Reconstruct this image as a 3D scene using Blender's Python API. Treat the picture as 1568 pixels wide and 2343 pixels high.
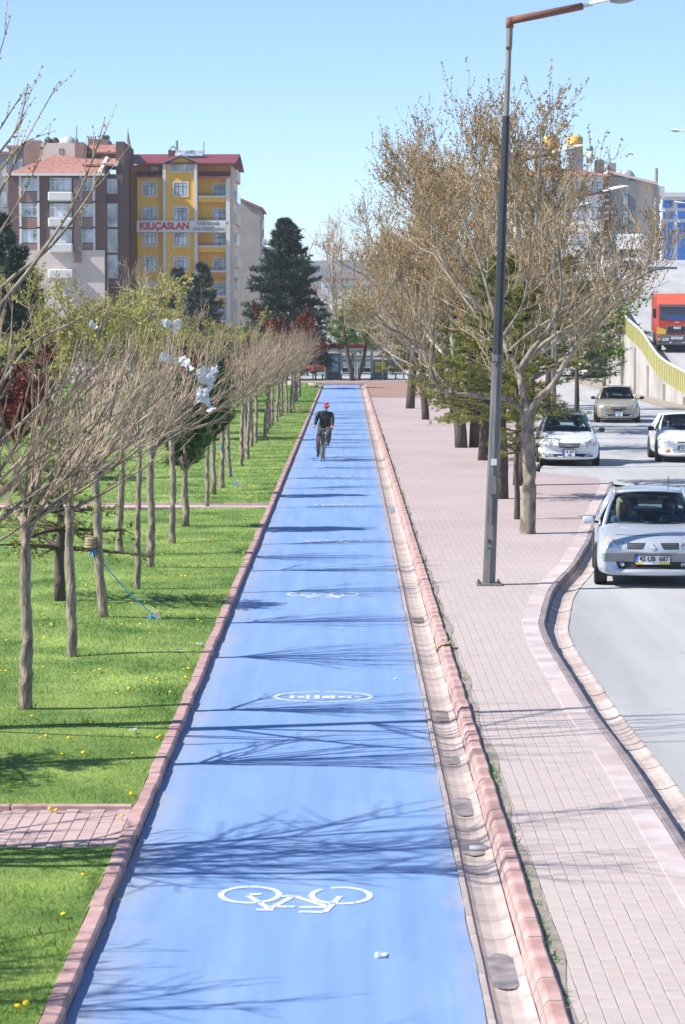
import bpy, bmesh, math, random
import numpy as np
from mathutils import Vector, Matrix
from mathutils.bvhtree import BVHTree

for o in list(bpy.data.objects): bpy.data.objects.remove(o, do_unlink=True)
scene = bpy.context.scene
C = scene.collection
rad = math.radians

# ------------------------------------------------------------------ camera, sky, sun, exposure
CAM_H = 4.0
F = 5650.0                       # focal length in pixels of a 1568 x 2342 frame
W0, H0 = 1568.0, 2342.0
HOR, VPX = 745.0, 795.0          # horizon row and the path's vanishing column
pitch = math.atan((H0 / 2 - HOR) / F)
yaw = math.atan((VPX - W0 / 2) / F)
cam_d = bpy.data.cameras.new('camera')
cam = bpy.data.objects.new('camera', cam_d); C.objects.link(cam)
cam.location = (0, 0, CAM_H)
cam.rotation_euler = (math.pi / 2 - pitch, 0, yaw)
cam_d.sensor_fit = 'HORIZONTAL'; cam_d.sensor_width = 24.0
cam_d.lens = 24.0 * F / W0
cam_d.clip_start = 0.1; cam_d.clip_end = 9000
cam_d.dof.use_dof = True; cam_d.dof.focus_distance = 52; cam_d.dof.aperture_fstop = 8.0
scene.camera = cam
scene.render.resolution_x = 685; scene.render.resolution_y = 1024

SUN_EL = 43.0
SUN_AZ = 13.0                    # degrees behind due left of the camera
to_sun = Vector((-math.cos(rad(SUN_EL)) * math.cos(rad(SUN_AZ)), -math.cos(rad(SUN_EL)) * math.sin(rad(SUN_AZ)), math.sin(rad(SUN_EL))))
world = bpy.data.worlds.new('World'); scene.world = world; world.use_nodes = True
wn = world.node_tree; bg = wn.nodes['Background']
sky = wn.nodes.new('ShaderNodeTexSky'); sky.sky_type = 'NISHITA'; sky.sun_disc = False
sky.sun_elevation = rad(SUN_EL); sky.sun_rotation = math.atan2(to_sun.x, to_sun.y)
sky.altitude = 3000; sky.air_density = 1.0; sky.dust_density = 0.05; sky.ozone_density = 4.2
wn.links.new(sky.outputs[0], bg.inputs[0]); bg.inputs[1].default_value = 0.094
sd = bpy.data.lights.new('sun', 'SUN'); sd.energy = 3.7; sd.angle = rad(0.53); sd.color = (1.0, 0.955, 0.89)
so = bpy.data.objects.new('sun', sd); C.objects.link(so)
so.rotation_euler = to_sun.to_track_quat('Z', 'Y').to_euler(); so.location = (-30, 0, 40)
scene.view_settings.view_transform = 'Standard'; scene.view_settings.look = 'None'
scene.view_settings.gamma = 1.0; scene.view_settings.exposure = 1.13
scene.view_settings.use_curve_mapping = False

# ------------------------------------------------------------------ pixel -> place
RM = cam.rotation_euler.to_matrix()
def ray(px, py): return RM @ Vector(((px - W0 / 2) / F, (H0 / 2 - py) / F, -1.0))
def P(px, py, z=0.0):
    d = ray(px, py); t = (z - CAM_H) / d.z
    return Vector((0, 0, CAM_H)) + d * t
def PY(px, py, Y):
    d = ray(px, py); return Vector((0, 0, CAM_H)) + d * (Y / d.y)

# ------------------------------------------------------------------ materials
M = {}
def mat(name, col, rough=0.8, var=0.12, scale=8.0, bump=0.0, metal=0.0, col2=None, coat=0.0, spec=0.5, detail=6, stretch=None, trans=0.0, obj_rand=0.0, fine=0.0, fscale=120.0):
    m = bpy.data.materials.new(name); m.use_nodes = True; M[name] = m
    nt = m.node_tree; b = nt.nodes['Principled BSDF']; L = nt.links
    b.inputs['Roughness'].default_value = rough; b.inputs['Metallic'].default_value = metal
    b.inputs['Specular IOR Level'].default_value = spec
    b.inputs['Coat Weight'].default_value = coat
    tc = nt.nodes.new('ShaderNodeTexCoord'); mp = nt.nodes.new('ShaderNodeMapping')
    L.new(tc.outputs['Object'], mp.inputs[0])
    if stretch: mp.inputs['Scale'].default_value = stretch
    nz = nt.nodes.new('ShaderNodeTexNoise'); nz.inputs['Scale'].default_value = scale; nz.inputs['Detail'].default_value = detail
    L.new(mp.outputs[0], nz.inputs['Vector'])
    rp = nt.nodes.new('ShaderNodeValToRGB')
    rp.color_ramp.elements[0].position = 0.3; rp.color_ramp.elements[1].position = 0.7
    c1 = [max(0, c * (1 - var)) for c in col]; c2 = [min(1, c * (1 + var)) for c in (col2 or col)]
    rp.color_ramp.elements[0].color = (*c1, 1); rp.color_ramp.elements[1].color = (*c2, 1)
    L.new(nz.outputs['Fac'], rp.inputs[0]); out = rp.outputs[0]
    def vary(src, out, amt):
        mr = nt.nodes.new('ShaderNodeMapRange'); mr.inputs['To Min'].default_value = 1 - amt; mr.inputs['To Max'].default_value = 1 + amt
        L.new(src, mr.inputs[0])
        mm = nt.nodes.new('ShaderNodeVectorMath'); mm.operation = 'SCALE'
        L.new(out, mm.inputs[0]); L.new(mr.outputs[0], mm.inputs['Scale']); return mm.outputs[0]
    if obj_rand:
        oi = nt.nodes.new('ShaderNodeObjectInfo'); out = vary(oi.outputs['Random'], out, obj_rand)
    if fine:
        n2 = nt.nodes.new('ShaderNodeTexNoise'); n2.inputs['Scale'].default_value = fscale; n2.inputs['Detail'].default_value = 3
        L.new(tc.outputs['Object'], n2.inputs['Vector']); out = vary(n2.outputs['Fac'], out, fine)
    L.new(out, b.inputs['Base Color'])
    if bump:
        bp = nt.nodes.new('ShaderNodeBump'); bp.inputs['Strength'].default_value = bump; bp.inputs['Distance'].default_value = 0.02
        L.new(nz.outputs['Fac'], bp.inputs['Height']); L.new(bp.outputs[0], b.inputs['Normal'])
    if trans:
        tl = nt.nodes.new('ShaderNodeBsdfTranslucent'); L.new(out, tl.inputs[0])
        mx = nt.nodes.new('ShaderNodeMixShader'); mx.inputs[0].default_value = trans
        L.new(b.outputs[0], mx.inputs[1]); L.new(tl.outputs[0], mx.inputs[2])
        L.new(mx.outputs[0], nt.nodes['Material Output'].inputs[0])
    return m
def glass(name, tint=(0.6, 0.75, 0.8), mixf=0.55, rough=0.02):
    m = bpy.data.materials.new(name); m.use_nodes = True; M[name] = m
    nt = m.node_tree; nt.nodes.remove(nt.nodes['Principled BSDF'])
    t = nt.nodes.new('ShaderNodeBsdfTransparent'); t.inputs[0].default_value = (*tint, 1)
    g = nt.nodes.new('ShaderNodeBsdfGlossy'); g.inputs['Roughness'].default_value = rough
    fr = nt.nodes.new('ShaderNodeFresnel'); fr.inputs[0].default_value = 1.5
    mx = nt.nodes.new('ShaderNodeMixShader')
    nt.links.new(fr.outputs[0], mx.inputs[0]); nt.links.new(t.outputs[0], mx.inputs[1]); nt.links.new(g.outputs[0], mx.inputs[2])
    nt.links.new(mx.outputs[0], nt.nodes['Material Output'].inputs[0])
    return m

# ------------------------------------------------------------------ mesh helpers
class MB:
    def __init__(s): s.v = []; s.f = []; s.mi = []
    def add(s, vs, fs, mi=0):
        n = len(s.v); s.v += [tuple(v) for v in vs]
        for f in fs: s.f.append([i + n for i in f]); s.mi.append(mi)
        return s
    def box(s, x0, x1, y0, y1, z0, z1, mi=0):
        vs = [(x0,y0,z0),(x1,y0,z0),(x1,y1,z0),(x0,y1,z0),(x0,y0,z1),(x1,y0,z1),(x1,y1,z1),(x0,y1,z1)]
        return s.add(vs, [(0,3,2,1),(4,5,6,7),(0,1,5,4),(1,2,6,5),(2,3,7,6),(3,0,4,7)], mi)
    def obox(s, c, ax, ay, az, mi=0):          # oriented box: centre, three half vectors
        c, ax, ay, az = Vector(c), Vector(ax), Vector(ay), Vector(az)
        vs = [c+sx*ax+sy*ay+sz*az for sz in (-1,1) for sx, sy in ((-1,-1),(1,-1),(1,1),(-1,1))]
        return s.add(vs, [(0,3,2,1),(4,5,6,7),(0,1,5,4),(1,2,6,5),(2,3,7,6),(3,0,4,7)], mi)
    def tube(s, pts, rads, n=6, cap=True, mi=0):
        pts = [Vector(p) for p in pts]
        if not isinstance(rads, (list, tuple)): rads = [rads] * len(pts)
        base = len(s.v); ref = Vector((0.13, 0.29, 0.95)); k = len(pts)
        for i, p in enumerate(pts):
            t = (pts[min(i+1,k-1)] - pts[max(i-1,0)])
            if t.length < 1e-9: t = Vector((0,0,1))
            t.normalize()
            if abs(t.dot(ref)) > 0.95: rf = Vector((1,0,0))
            else: rf = ref
            a = t.cross(rf).normalized(); b = t.cross(a)
            for j in range(n):
                an = 2*math.pi*j/n
                q = p + (a*math.cos(an) + b*math.sin(an)) * rads[i]
                s.v.append((q.x,q.y,q.z))
        for i in range(k-1):
            for j in range(n):
                j2 = (j+1) % n
                s.f.append([base+i*n+j, base+i*n+j2, base+(i+1)*n+j2, base+(i+1)*n+j]); s.mi.append(mi)
        if cap:
            s.f.append([base+j for j in range(n)][::-1]); s.mi.append(mi)
            s.f.append([base+(k-1)*n+j for j in range(n)]); s.mi.append(mi)
        return s
    def lathe(s, prof, n=16, axis='Z', c=(0,0,0), mi=0):   # prof: (r, h) list
        base = len(s.v); c = Vector(c)
        for r, h in prof:
            for j in range(n):
                a = 2*math.pi*j/n; u, w = r*math.cos(a), r*math.sin(a)
                q = {'Z': (u,w,h), 'X': (h,u,w), 'Y': (u,h,w)}[axis]
                s.v.append((c.x+q[0], c.y+q[1], c.z+q[2]))
        for i in range(len(prof)-1):
            for j in range(n):
                j2 = (j+1)%n
                s.f.append([base+i*n+j, base+i*n+j2, base+(i+1)*n+j2, base+(i+1)*n+j]); s.mi.append(mi)
        s.f.append([base+j for j in range(n)][::-1]); s.mi.append(mi)
        s.f.append([base+(len(prof)-1)*n+j for j in range(n)]); s.mi.append(mi)
        return s
    def grid(s, rows, mi=0, flip=False):        # rows of points
        base = len(s.v); nc = len(rows[0])
        for r in rows: s.v += [tuple(p) for p in r]
        for i in range(len(rows)-1):
            for j in range(nc-1):
                q = [base+i*nc+j, base+i*nc+j+1, base+(i+1)*nc+j+1, base+(i+1)*nc+j]
                s.f.append(q[::-1] if flip else q); s.mi.append(mi)
        return s
    def poly(s, pts, z0, z1, mi=0):             # prism from an outline (counter-clockwise)
        n = len(pts); b = len(s.v)
        s.v += [(p[0],p[1],z0) for p in pts] + [(p[0],p[1],z1) for p in pts]
        s.f.append([b+i for i in range(n)][::-1]); s.mi.append(mi)
        s.f.append([b+n+i for i in range(n)]); s.mi.append(mi)
        for i in range(n):
            j = (i+1)%n; s.f.append([b+i,b+j,b+n+j,b+n+i]); s.mi.append(mi)
        return s
    def mesh(s, name, mats, smooth=False):
        me = bpy.data.meshes.new(name); me.from_pydata(s.v, [], s.f)
        if not isinstance(mats, (list, tuple)): mats = [mats]
        for m in mats: me.materials.append(M[m] if isinstance(m, str) else m)
        if len(mats) > 1: me.polygons.foreach_set('material_index', s.mi)
        if smooth: me.polygons.foreach_set('use_smooth', [True]*len(me.polygons))
        me.update(); return me
    def build(s, name, mats, parent=None, smooth=False, loc=None):
        o = bpy.data.objects.new(name, s.mesh(name, mats, smooth)); C.objects.link(o)
        if parent is not None: o.parent = parent
        if loc is not None: o.location = loc
        return o
def tag(o, label=None, cat=None, group=None, kind=None):
    if label: o['label'] = label
    if cat: o['category'] = cat
    if group: o['group'] = group
    if kind: o['kind'] = kind
    return o
def empty(name, loc=(0,0,0), rz=0.0, label=None, cat=None, group=None):
    o = bpy.data.objects.new(name, None); C.objects.link(o); o.location = loc; o.rotation_euler = (0,0,rz)
    o.empty_display_size = 0.2
    return tag(o, label, cat, group)
def link(name, me, parent=None, loc=(0,0,0), rot=(0,0,0), scale=(1,1,1)):
    o = bpy.data.objects.new(name, me); C.objects.link(o)
    if parent is not None: o.parent = parent
    o.location = loc; o.rotation_euler = rot; o.scale = scale
    return o
def bevel(o, w=0.01, seg=1):
    m = o.modifiers.new('bevel', 'BEVEL'); m.width = w; m.segments = seg; m.limit_method = 'ANGLE'; m.angle_limit = rad(40)
    return o
def lerp(a, b, t): return a + (b - a) * t
def catmull(pts, k=6):
    pts = [Vector(p) for p in pts]; out = []
    for i in range(len(pts)-1):
        p0, p1, p2, p3 = pts[max(i-1,0)], pts[i], pts[i+1], pts[min(i+2,len(pts)-1)]
        for j in range(k):
            t = j/k
            out.append(0.5*((2*p1)+(p2-p0)*t+(2*p0-5*p1+4*p2-p3)*t*t+(3*p1-p0-3*p2+p3)*t**3))
    out.append(pts[-1]); return out
def resample(pts, step):
    out = [pts[0]]; acc = 0.0
    for a, b in zip(pts, pts[1:]):
        d = (b-a).length; 
        if d < 1e-9: continue
        t = step - acc
        while t <= d:
            out.append(a + (b-a)*(t/d)); t += step
        acc = (acc + d) % step if True else 0
        acc = d - (t - step)
    return out
def text_mesh(body, size, align='CENTER', ext=0.0, bold=0.0, sx=1.0):
    cu = bpy.data.curves.new('txt', 'FONT'); cu.body = body; cu.size = size; cu.align_x = align; cu.align_y = 'CENTER'
    cu.extrude = ext; cu.offset = bold; cu.resolution_u = 3
    o = bpy.data.objects.new('txt', cu); C.objects.link(o); o.scale = (sx, 1, 1)
    bpy.context.view_layer.update()
    dg = bpy.context.evaluated_depsgraph_get()
    me = bpy.data.meshes.new_from_object(o.evaluated_get(dg))
    for v in me.vertices: v.co.x *= sx
    bpy.data.objects.remove(o); bpy.data.curves.remove(cu)
    return me
def put_text(name, body, size, m, parent, loc, rot=(math.pi/2,0,0), **k):
    me = text_mesh(body, size, **k); me.materials.clear(); me.materials.append(M[m])
    return link(name, me, parent, loc, rot)
# ------------------------------------------------------------------ material list
mat('blue_paint', (0.162,0.275,0.51), 0.75, 0.04, 2.2, 0.02, col2=(0.185,0.305,0.545), fine=0.10, fscale=150, stretch=(2.6,0.10,1))
mat('white_paint', (0.42,0.53,0.70), 0.75, 0.04, 14, col2=(0.68,0.71,0.74), fine=.10, fscale=90)
mat('kerb_pink', (0.40,0.235,0.215), 0.85, 0.16, 5, 0.15, col2=(0.46,0.30,0.28), obj_rand=0.10)
mat('kerb_red', (0.44,0.255,0.23), 0.9, 0.18, 4, 0.15, col2=(0.52,0.37,0.335), obj_rand=0.10, fine=0.10)
mat('gutter_pink', (0.38,0.305,0.28), 0.9, 0.14, 3, 0.08, col2=(0.45,0.38,0.35), obj_rand=0.09, fine=0.06)
mat('paver_grey', (0.45,0.385,0.36), 0.9, 0.05, 6, 0.06, obj_rand=0.03, fine=0.06)
mat('paver_pink', (0.455,0.375,0.35), 0.9, 0.05, 6, 0.06, obj_rand=0.03, fine=0.06)
mat('paver_rose', (0.47,0.335,0.315), 0.9, 0.06, 6, 0.06, obj_rand=0.05, fine=0.06)
mat('border_pink', (0.47,0.36,0.35), 0.9, 0.08, 3, 0.05, col2=(0.50,0.44,0.43), obj_rand=0.10)
mat('grout', (0.33,0.285,0.26), 0.95, 0.15, 12)
mat('kerb_shaded', (0.24,0.20,0.20), 0.85, 0.18, 6, 0.2, obj_rand=0.15)  # shade on the kerb's road face put into the stone colour
mat('asphalt', (0.34,0.34,0.345), 0.9, 0.09, 0.5, 0.03, col2=(0.42,0.42,0.42), fine=0.13, fscale=70, stretch=(1.6,0.22,1))
mat('dirt', (0.30,0.18,0.14), 0.95, 0.15, 3, 0.3)
mat('silt', (0.30,0.255,0.21), 0.95, 0.18, 8, 0.2)
mat('ground', (0.22,0.20,0.17), 0.95, 0.15, 0.3, 0)
mat('lawn', (0.10,0.21,0.03), 0.9, 0.3, 0.9, 0.0, col2=(0.225,0.285,0.066), fine=0.3, fscale=40)
mat('grass_blade', (0.10,0.245,0.034), 0.8, 0.25, 0.9, 0.0, col2=(0.21,0.34,0.07), trans=0.25)
mat('weed', (0.06,0.17,0.03), 0.8, 0.3, 20, trans=0.2)
mat('dandelion', (0.80,0.55,0.01), 0.8, 0.1, 60)
mat('stem_green', (0.10,0.22,0.05), 0.8, 0.1)
mat('bark_grey', (0.185,0.14,0.105), 0.95, 0.4, 14, 0.9, col2=(0.29,0.235,0.185), stretch=(3,3,0.5), fine=.15, fscale=40)
mat('bark_dark', (0.085,0.065,0.055), 0.95, 0.35, 9, 0.5, stretch=(3,3,0.6))
mat('bark_plane', (0.12,0.095,0.072), 0.95, 0.3, 6, 0.6, col2=(0.28,0.24,0.185), stretch=(1.2,1.2,0.8))
mat('bark_pale', (0.22,0.185,0.135), 0.9, 0.25, 3.5, 0.2, col2=(0.46,0.41,0.33))
mat('twig_grey', (0.255,0.185,0.13), 0.9, 0.3, 6, col2=(0.38,0.285,0.205))
mat('twig_brown', (0.33,0.255,0.165), 0.9, 0.25, 4, col2=(0.43,0.345,0.24))
mat('twig_gold', (0.42,0.31,0.15), 0.9, 0.2, 4)
mat('bud_brown', (0.33,0.185,0.06), 0.85, 0.30, 2.0, col2=(0.46,0.31,0.12), trans=0.3)
mat('bud_red', (0.18,0.075,0.05), 0.85, 0.3, 6)
mat('needle_cedar', (0.085,0.12,0.024), 0.8, 0.3, 1.6, col2=(0.26,0.25,0.05))
mat('needle_blue', (0.030,0.060,0.045), 0.8, 0.3, 0.7, col2=(0.065,0.105,0.080))
mat('needle_pine', (0.028,0.075,0.022), 0.8, 0.3, 2.0, col2=(0.065,0.135,0.035))
mat('needle_dry', (0.16,0.095,0.035), 0.8, 0.3, 1.2, col2=(0.12,0.12,0.03))
mat('leaf_yellow', (0.25,0.25,0.06), 0.8, 0.25, 0.6, col2=(0.39,0.39,0.11), trans=0.25)
mat('leaf_lime', (0.12,0.22,0.03), 0.8, 0.25, 0.8, col2=(0.22,0.34,0.06), trans=0.25)
mat('leaf_red', (0.115,0.020,0.012), 0.8, 0.3, 1.5, col2=(0.21,0.045,0.022), trans=0.15)
mat('pole_metal', (0.085,0.085,0.085), 0.55, 0.25, 3, 0.05, col2=(0.15,0.145,0.14), stretch=(3,3,0.4))
mat('pole_dark', (0.022,0.027,0.034), 0.5, 0.2, 3)
mat('pole_worn', (0.20,0.185,0.17), 0.6, 0.3, 4, 0.1, stretch=(4,4,0.5))
mat('rust', (0.20,0.085,0.06), 0.8, 0.2, 6)
mat('lamp_white', (0.70,0.70,0.68), 0.45, 0.06, 4)
mat('lamp_bowl', (0.30,0.30,0.29), 0.25, 0.06, 4)
mat('plastic_bag', (0.78,0.79,0.80), 0.5, 0.08, 12, trans=0.4, bump=0.3)
mat('rope_blue', (0.05,0.30,0.62), 0.7, 0.1, 20)
mat('burlap', (0.36,0.26,0.16), 0.95, 0.2, 30, 0.3)
mat('wood_stake', (0.52,0.42,0.30), 0.9, 0.15, 12)
mat('stone', (0.42,0.36,0.30), 0.9, 0.2, 6, 0.3)
mat('puddle', (0.20,0.16,0.14), 0.10, 0.35, 5, spec=0.4, col2=(0.32,0.26,0.235))
mat('black_rubber', (0.02,0.02,0.021), 0.8, 0.15, 12)
mat('black_plastic', (0.018,0.019,0.021), 0.5, 0.1, 8)
mat('interior', (0.025,0.027,0.032), 0.8, 0.15, 8)
mat('interior_grey', (0.08,0.08,0.085), 0.8, 0.15, 8)
mat('car_silver', (0.50,0.545,0.60), 0.32, 0.02, 3, metal=0.35, coat=0.8)
mat('car_white', (0.72,0.735,0.75), 0.35, 0.02, 3, coat=0.8)
mat('car_beige', (0.43,0.385,0.30), 0.35, 0.02, 3, metal=0.3, coat=0.8)
mat('bumper_grey', (0.27,0.27,0.275), 0.5, 0.04, 6)
mat('chrome', (0.70,0.71,0.72), 0.15, 0.03, 6, metal=1.0)
mat('rim_grey', (0.38,0.39,0.40), 0.35, 0.05, 6, metal=0.6)
mat('lamp_clear', (0.20,0.21,0.23), 0.15, 0.5, 16, metal=0.5, coat=0.6, col2=(0.62,0.64,0.66))
mat('lamp_amber', (0.72,0.30,0.05), 0.2, 0.1, 20, coat=1.0)
mat('lamp_pinkish', (0.70,0.40,0.33), 0.2, 0.1, 20, coat=1.0)
mat('plate_white', (0.70,0.71,0.73), 0.5, 0.02, 6)
mat('plate_blue', (0.03,0.13,0.50), 0.5, 0.02, 6)
mat('plate_yellow', (0.80,0.52,0.01), 0.5, 0.02, 6)
mat('ink_black', (0.012,0.012,0.014), 0.6, 0.02, 6)
mat('ink_grey', (0.25,0.25,0.26), 0.6, 0.02, 6)
mat('ink_red', (0.55,0.015,0.04), 0.6, 0.02, 6)
glass('car_glass', (0.60,0.74,0.78))
mat('truck_red', (0.50,0.045,0.025), 0.4, 0.06, 3, coat=0.4)
mat('truck_orange', (0.60,0.10,0.05), 0.5, 0.06, 3)
mat('truck_yellow', (0.75,0.48,0.06), 0.45, 0.05, 3)
mat('truck_grey', (0.11,0.12,0.135), 0.6, 0.06, 4)
mat('truck_glass', (0.02,0.06,0.11), 0.08, 0.1, 2, spec=0.8)
mat('cloth_blue', (0.01,0.08,0.42), 0.8, 0.1, 6)
mat('skin', (0.50,0.28,0.19), 0.6, 0.06, 20)
mat('skin_tan', (0.48,0.22,0.13), 0.6, 0.10, 20)
mat('hair_dark', (0.02,0.016,0.014), 0.7, 0.2, 20)
mat('hair_blonde', (0.42,0.33,0.16), 0.6, 0.2, 20)
mat('shirt_white', (0.55,0.58,0.62), 0.85, 0.05, 12)
mat('shirt_blue', (0.10,0.14,0.22), 0.85, 0.08, 12)
mat('jacket', (0.024,0.026,0.030), 0.85, 0.35, 9, 0.4, col2=(0.045,0.047,0.052))
mat('trousers', (0.075,0.058,0.050), 0.9, 0.3, 9, 0.4, col2=(0.12,0.095,0.082))
mat('shoe', (0.085,0.068,0.058), 0.5, 0.15, 10)
mat('cap_red', (0.68,0.02,0.018), 0.75, 0.06, 10)
mat('bike_frame', (0.14,0.135,0.125), 0.4, 0.15, 8, metal=0.6)
mat('tyre_dusty', (0.20,0.185,0.16), 0.85, 0.15, 10)
mat('wall_brown', (0.125,0.070,0.062), 0.9, 0.10, 0.8)
mat('wall_brown_light', (0.27,0.17,0.145), 0.9, 0.10, 0.8)
mat('wall_cream', (0.62,0.52,0.46), 0.9, 0.06, 0.6)
mat('wall_white', (0.76,0.735,0.715), 0.9, 0.06, 0.6)
mat('wall_grey', (0.33,0.31,0.285), 0.9, 0.10, 0.5)
mat('wall_greyblue', (0.20,0.21,0.23), 0.9, 0.10, 0.5)
mat('wall_yellow', (0.80,0.43,0.045), 0.9, 0.05, 0.5, col2=(0.82,0.47,0.06))
mat('wall_orange', (0.60,0.26,0.055), 0.9, 0.06, 0.5)
mat('wall_beige', (0.66,0.56,0.47), 0.9, 0.08, 0.5)
mat('trim_white', (0.66,0.645,0.62), 0.8, 0.05, 2)
mat('roof_tile', (0.33,0.125,0.095), 0.9, 0.22, 3.0, 0.3, col2=(0.38,0.195,0.155))
mat('roof_metal', (0.20,0.035,0.045), 0.55, 0.08, 1.0)
mat('window_frame', (0.10,0.065,0.055), 0.7, 0.08, 3)
mat('window_white', (0.62,0.62,0.62), 0.6, 0.05, 3)
mat('pane', (0.16,0.21,0.26), 0.08, 0.6, 0.7, col2=(0.42,0.46,0.50), spec=0.8)
mat('pane_blue', (0.015,0.14,0.46), 0.35, 0.15, 0.4, spec=0.5)
mat('dish', (0.42,0.43,0.43), 0.6, 0.08, 3)
mat('dark_metal', (0.05,0.05,0.05), 0.6, 0.1, 5)
mat('tank_yellow', (0.62,0.38,0.06), 0.6, 0.12, 2)
mat('green_cap', (0.03,0.38,0.20), 0.6, 0.05, 2)
mat('wall_concrete', (0.35,0.325,0.30), 0.9, 0.14, 0.35, 0.05, col2=(0.41,0.385,0.36))
mat('fence_yellow', (0.42,0.395,0.15), 0.6, 0.08, 1.5, obj_rand=0.06)
mat('roof_red', (0.55,0.03,0.04), 0.5, 0.06, 2)
mat('panel_grey', (0.13,0.17,0.185), 0.5, 0.06, 2)
mat('poster_blue', (0.04,0.22,0.82), 0.35, 0.3, 0.9, col2=(0.50,0.74,0.92))
mat('poster_yellow', (0.75,0.66,0.05), 0.4, 0.05, 2)
mat('steel', (0.45,0.46,0.47), 0.35, 0.06, 4, metal=0.7)
mat('hill', (0.30,0.32,0.42), 1.0, 0.1, 0.004)  # blue-grey of distant haze put into the hill's own colour
mat('van_white', (0.62,0.63,0.65), 0.5, 0.05, 2)
glass('shelter_glass', (0.62,0.80,0.82))

# wear on the blue paint: dust blown against the kerb, paler scuffs and grey rubber tracks along the path
nt = M['blue_paint'].node_tree; bs_ = nt.nodes['Principled BSDF']; src = bs_.inputs['Base Color'].links[0].from_socket
tc = nt.nodes.new('ShaderNodeTexCoord'); sx = nt.nodes.new('ShaderNodeSeparateXYZ'); nt.links.new(tc.outputs['Object'], sx.inputs[0])
def layer(src, fac, col):
    mx = nt.nodes.new('ShaderNodeMix'); mx.data_type = 'RGBA'; nt.links.new(fac, mx.inputs[0]); nt.links.new(src, mx.inputs[6]); mx.inputs[7].default_value = (*col,1); return mx.outputs[2]
def nmask(scale, st, lo, hi, top):
    mp_ = nt.nodes.new('ShaderNodeMapping'); mp_.inputs['Scale'].default_value = st; nt.links.new(tc.outputs['Object'], mp_.inputs[0])
    n_ = nt.nodes.new('ShaderNodeTexNoise'); n_.inputs['Scale'].default_value = scale; n_.inputs['Detail'].default_value = 8; n_.inputs['Roughness'].default_value = .65; nt.links.new(mp_.outputs[0], n_.inputs['Vector'])
    r_ = nt.nodes.new('ShaderNodeMapRange'); r_.inputs['From Min'].default_value = lo; r_.inputs['From Max'].default_value = hi; r_.inputs['To Max'].default_value = top; nt.links.new(n_.outputs['Fac'], r_.inputs[0]); return r_.outputs[0]
def xmask(x0, x1):
    r_ = nt.nodes.new('ShaderNodeMapRange'); r_.inputs['From Min'].default_value = x0; r_.inputs['From Max'].default_value = x1; nt.links.new(sx.outputs[0], r_.inputs[0]); return r_.outputs[0]
def times(a, c):
    k_ = nt.nodes.new('ShaderNodeMath'); k_.operation = 'MULTIPLY'; nt.links.new(a, k_.inputs[0]); nt.links.new(c, k_.inputs[1]); return k_.outputs[0]
c_ = layer(src, nmask(1.1,(1.5,.35,1),.50,.72,.40), (.27,.38,.56))
c_ = layer(c_, nmask(3.0,(3.0,.05,1),.54,.75,.45), (.12,.235,.50))
c_ = layer(c_, nmask(9.0,(1,1,1),.58,.70,.40), (.31,.35,.42))
c_ = layer(c_, times(xmask(-1.25,-1.63), nmask(2.2,(1,.5,1),.30,.62,.85)), (.34,.335,.35))
c_ = layer(c_, times(xmask(.62,.81), nmask(2.6,(1,.6,1),.35,.65,.7)), (.36,.34,.35))
nt.links.new(c_, bs_.inputs['Base Color'])

# wear on the asphalt: oil drips, patched areas, dust
nt = M['asphalt'].node_tree; bs_ = nt.nodes['Principled BSDF']; src = bs_.inputs['Base Color'].links[0].from_socket
tc = nt.nodes.new('ShaderNodeTexCoord')
c_ = layer(src, nmask(1.6,(1,1,1),.60,.68,.35), (.25,.25,.25)); c_ = layer(c_, nmask(.22,(1,.6,1),.48,.60,.35), (.43,.41,.385)); c_ = layer(c_, nmask(14,(1,1,1),.66,.72,.6), (.20,.20,.20)); c_ = layer(c_, nmask(.9,(2.5,.05,1),.55,.75,.4), (.29,.29,.295))
nt.links.new(c_, bs_.inputs['Base Color'])
# ------------------------------------------------------------------ ground, path, lawn, kerbs, pavements, road
rng = random.Random(7)
def resample(pts, step):
    cum = [0.0]
    for a, b in zip(pts, pts[1:]): cum.append(cum[-1] + (b-a).length)
    out = []; i = 0; d = 0.0
    while d <= cum[-1]:
        while i < len(pts)-2 and cum[i+1] < d: i += 1
        seg = cum[i+1]-cum[i]; t = (d-cum[i])/seg if seg > 0 else 0
        out.append(pts[i].lerp(pts[i+1], t)); d += step
    return out
def offset(pts, d):                      # to the right of travel
    out = []
    for i, p in enumerate(pts):
        t = (pts[min(i+1,len(pts)-1)] - pts[max(i-1,0)]).normalized()
        out.append(p + Vector((t.y, -t.x, 0)) * d)
    return out
def strip(name, left, right, z, m, kind='structure', parent=None):
    b = MB(); b.grid([[(p.x,p.y,z) for p in left], [(p.x,p.y,z) for p in right]], flip=True)
    o = b.build(name, m, parent)
    if kind and not parent: o['kind'] = kind
    return o

tag(MB().add([(-4000,-60,-0.25),(4000,-60,-0.25),(4000,6000,-0.25),(-4000,6000,-0.25)], [(0,1,2,3)]).build('ground', 'ground'), kind='structure')
Z_WALK, Z_ROAD, Z_LAWN = 0.07, -0.03, 0.05
PL, PR, PEND = -1.63, 0.805, 167.0
# blue bicycle path (fine grid so that it is a slab with slightly uneven edges)
b = MB(); rows = []
for i in range(0, 330):
    y = 4 + (PEND-4)*i/329
    l = PL + rng.uniform(-0.008,0.008); r = PR + rng.uniform(-0.012,0.010)
    rows.append([(l,y,0),(lerp(l,r,.33),y,0),(lerp(l,r,.66),y,0),(r,y,0)])
b.grid(rows, flip=True)
bike_path = tag(b.build('bike_path', 'blue_paint'), kind='structure')
tag(MB().box(PL-0.05, PR+0.03, 4, PEND, -0.2, -0.008).build('path_bed', 'silt'), kind='structure')

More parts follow.
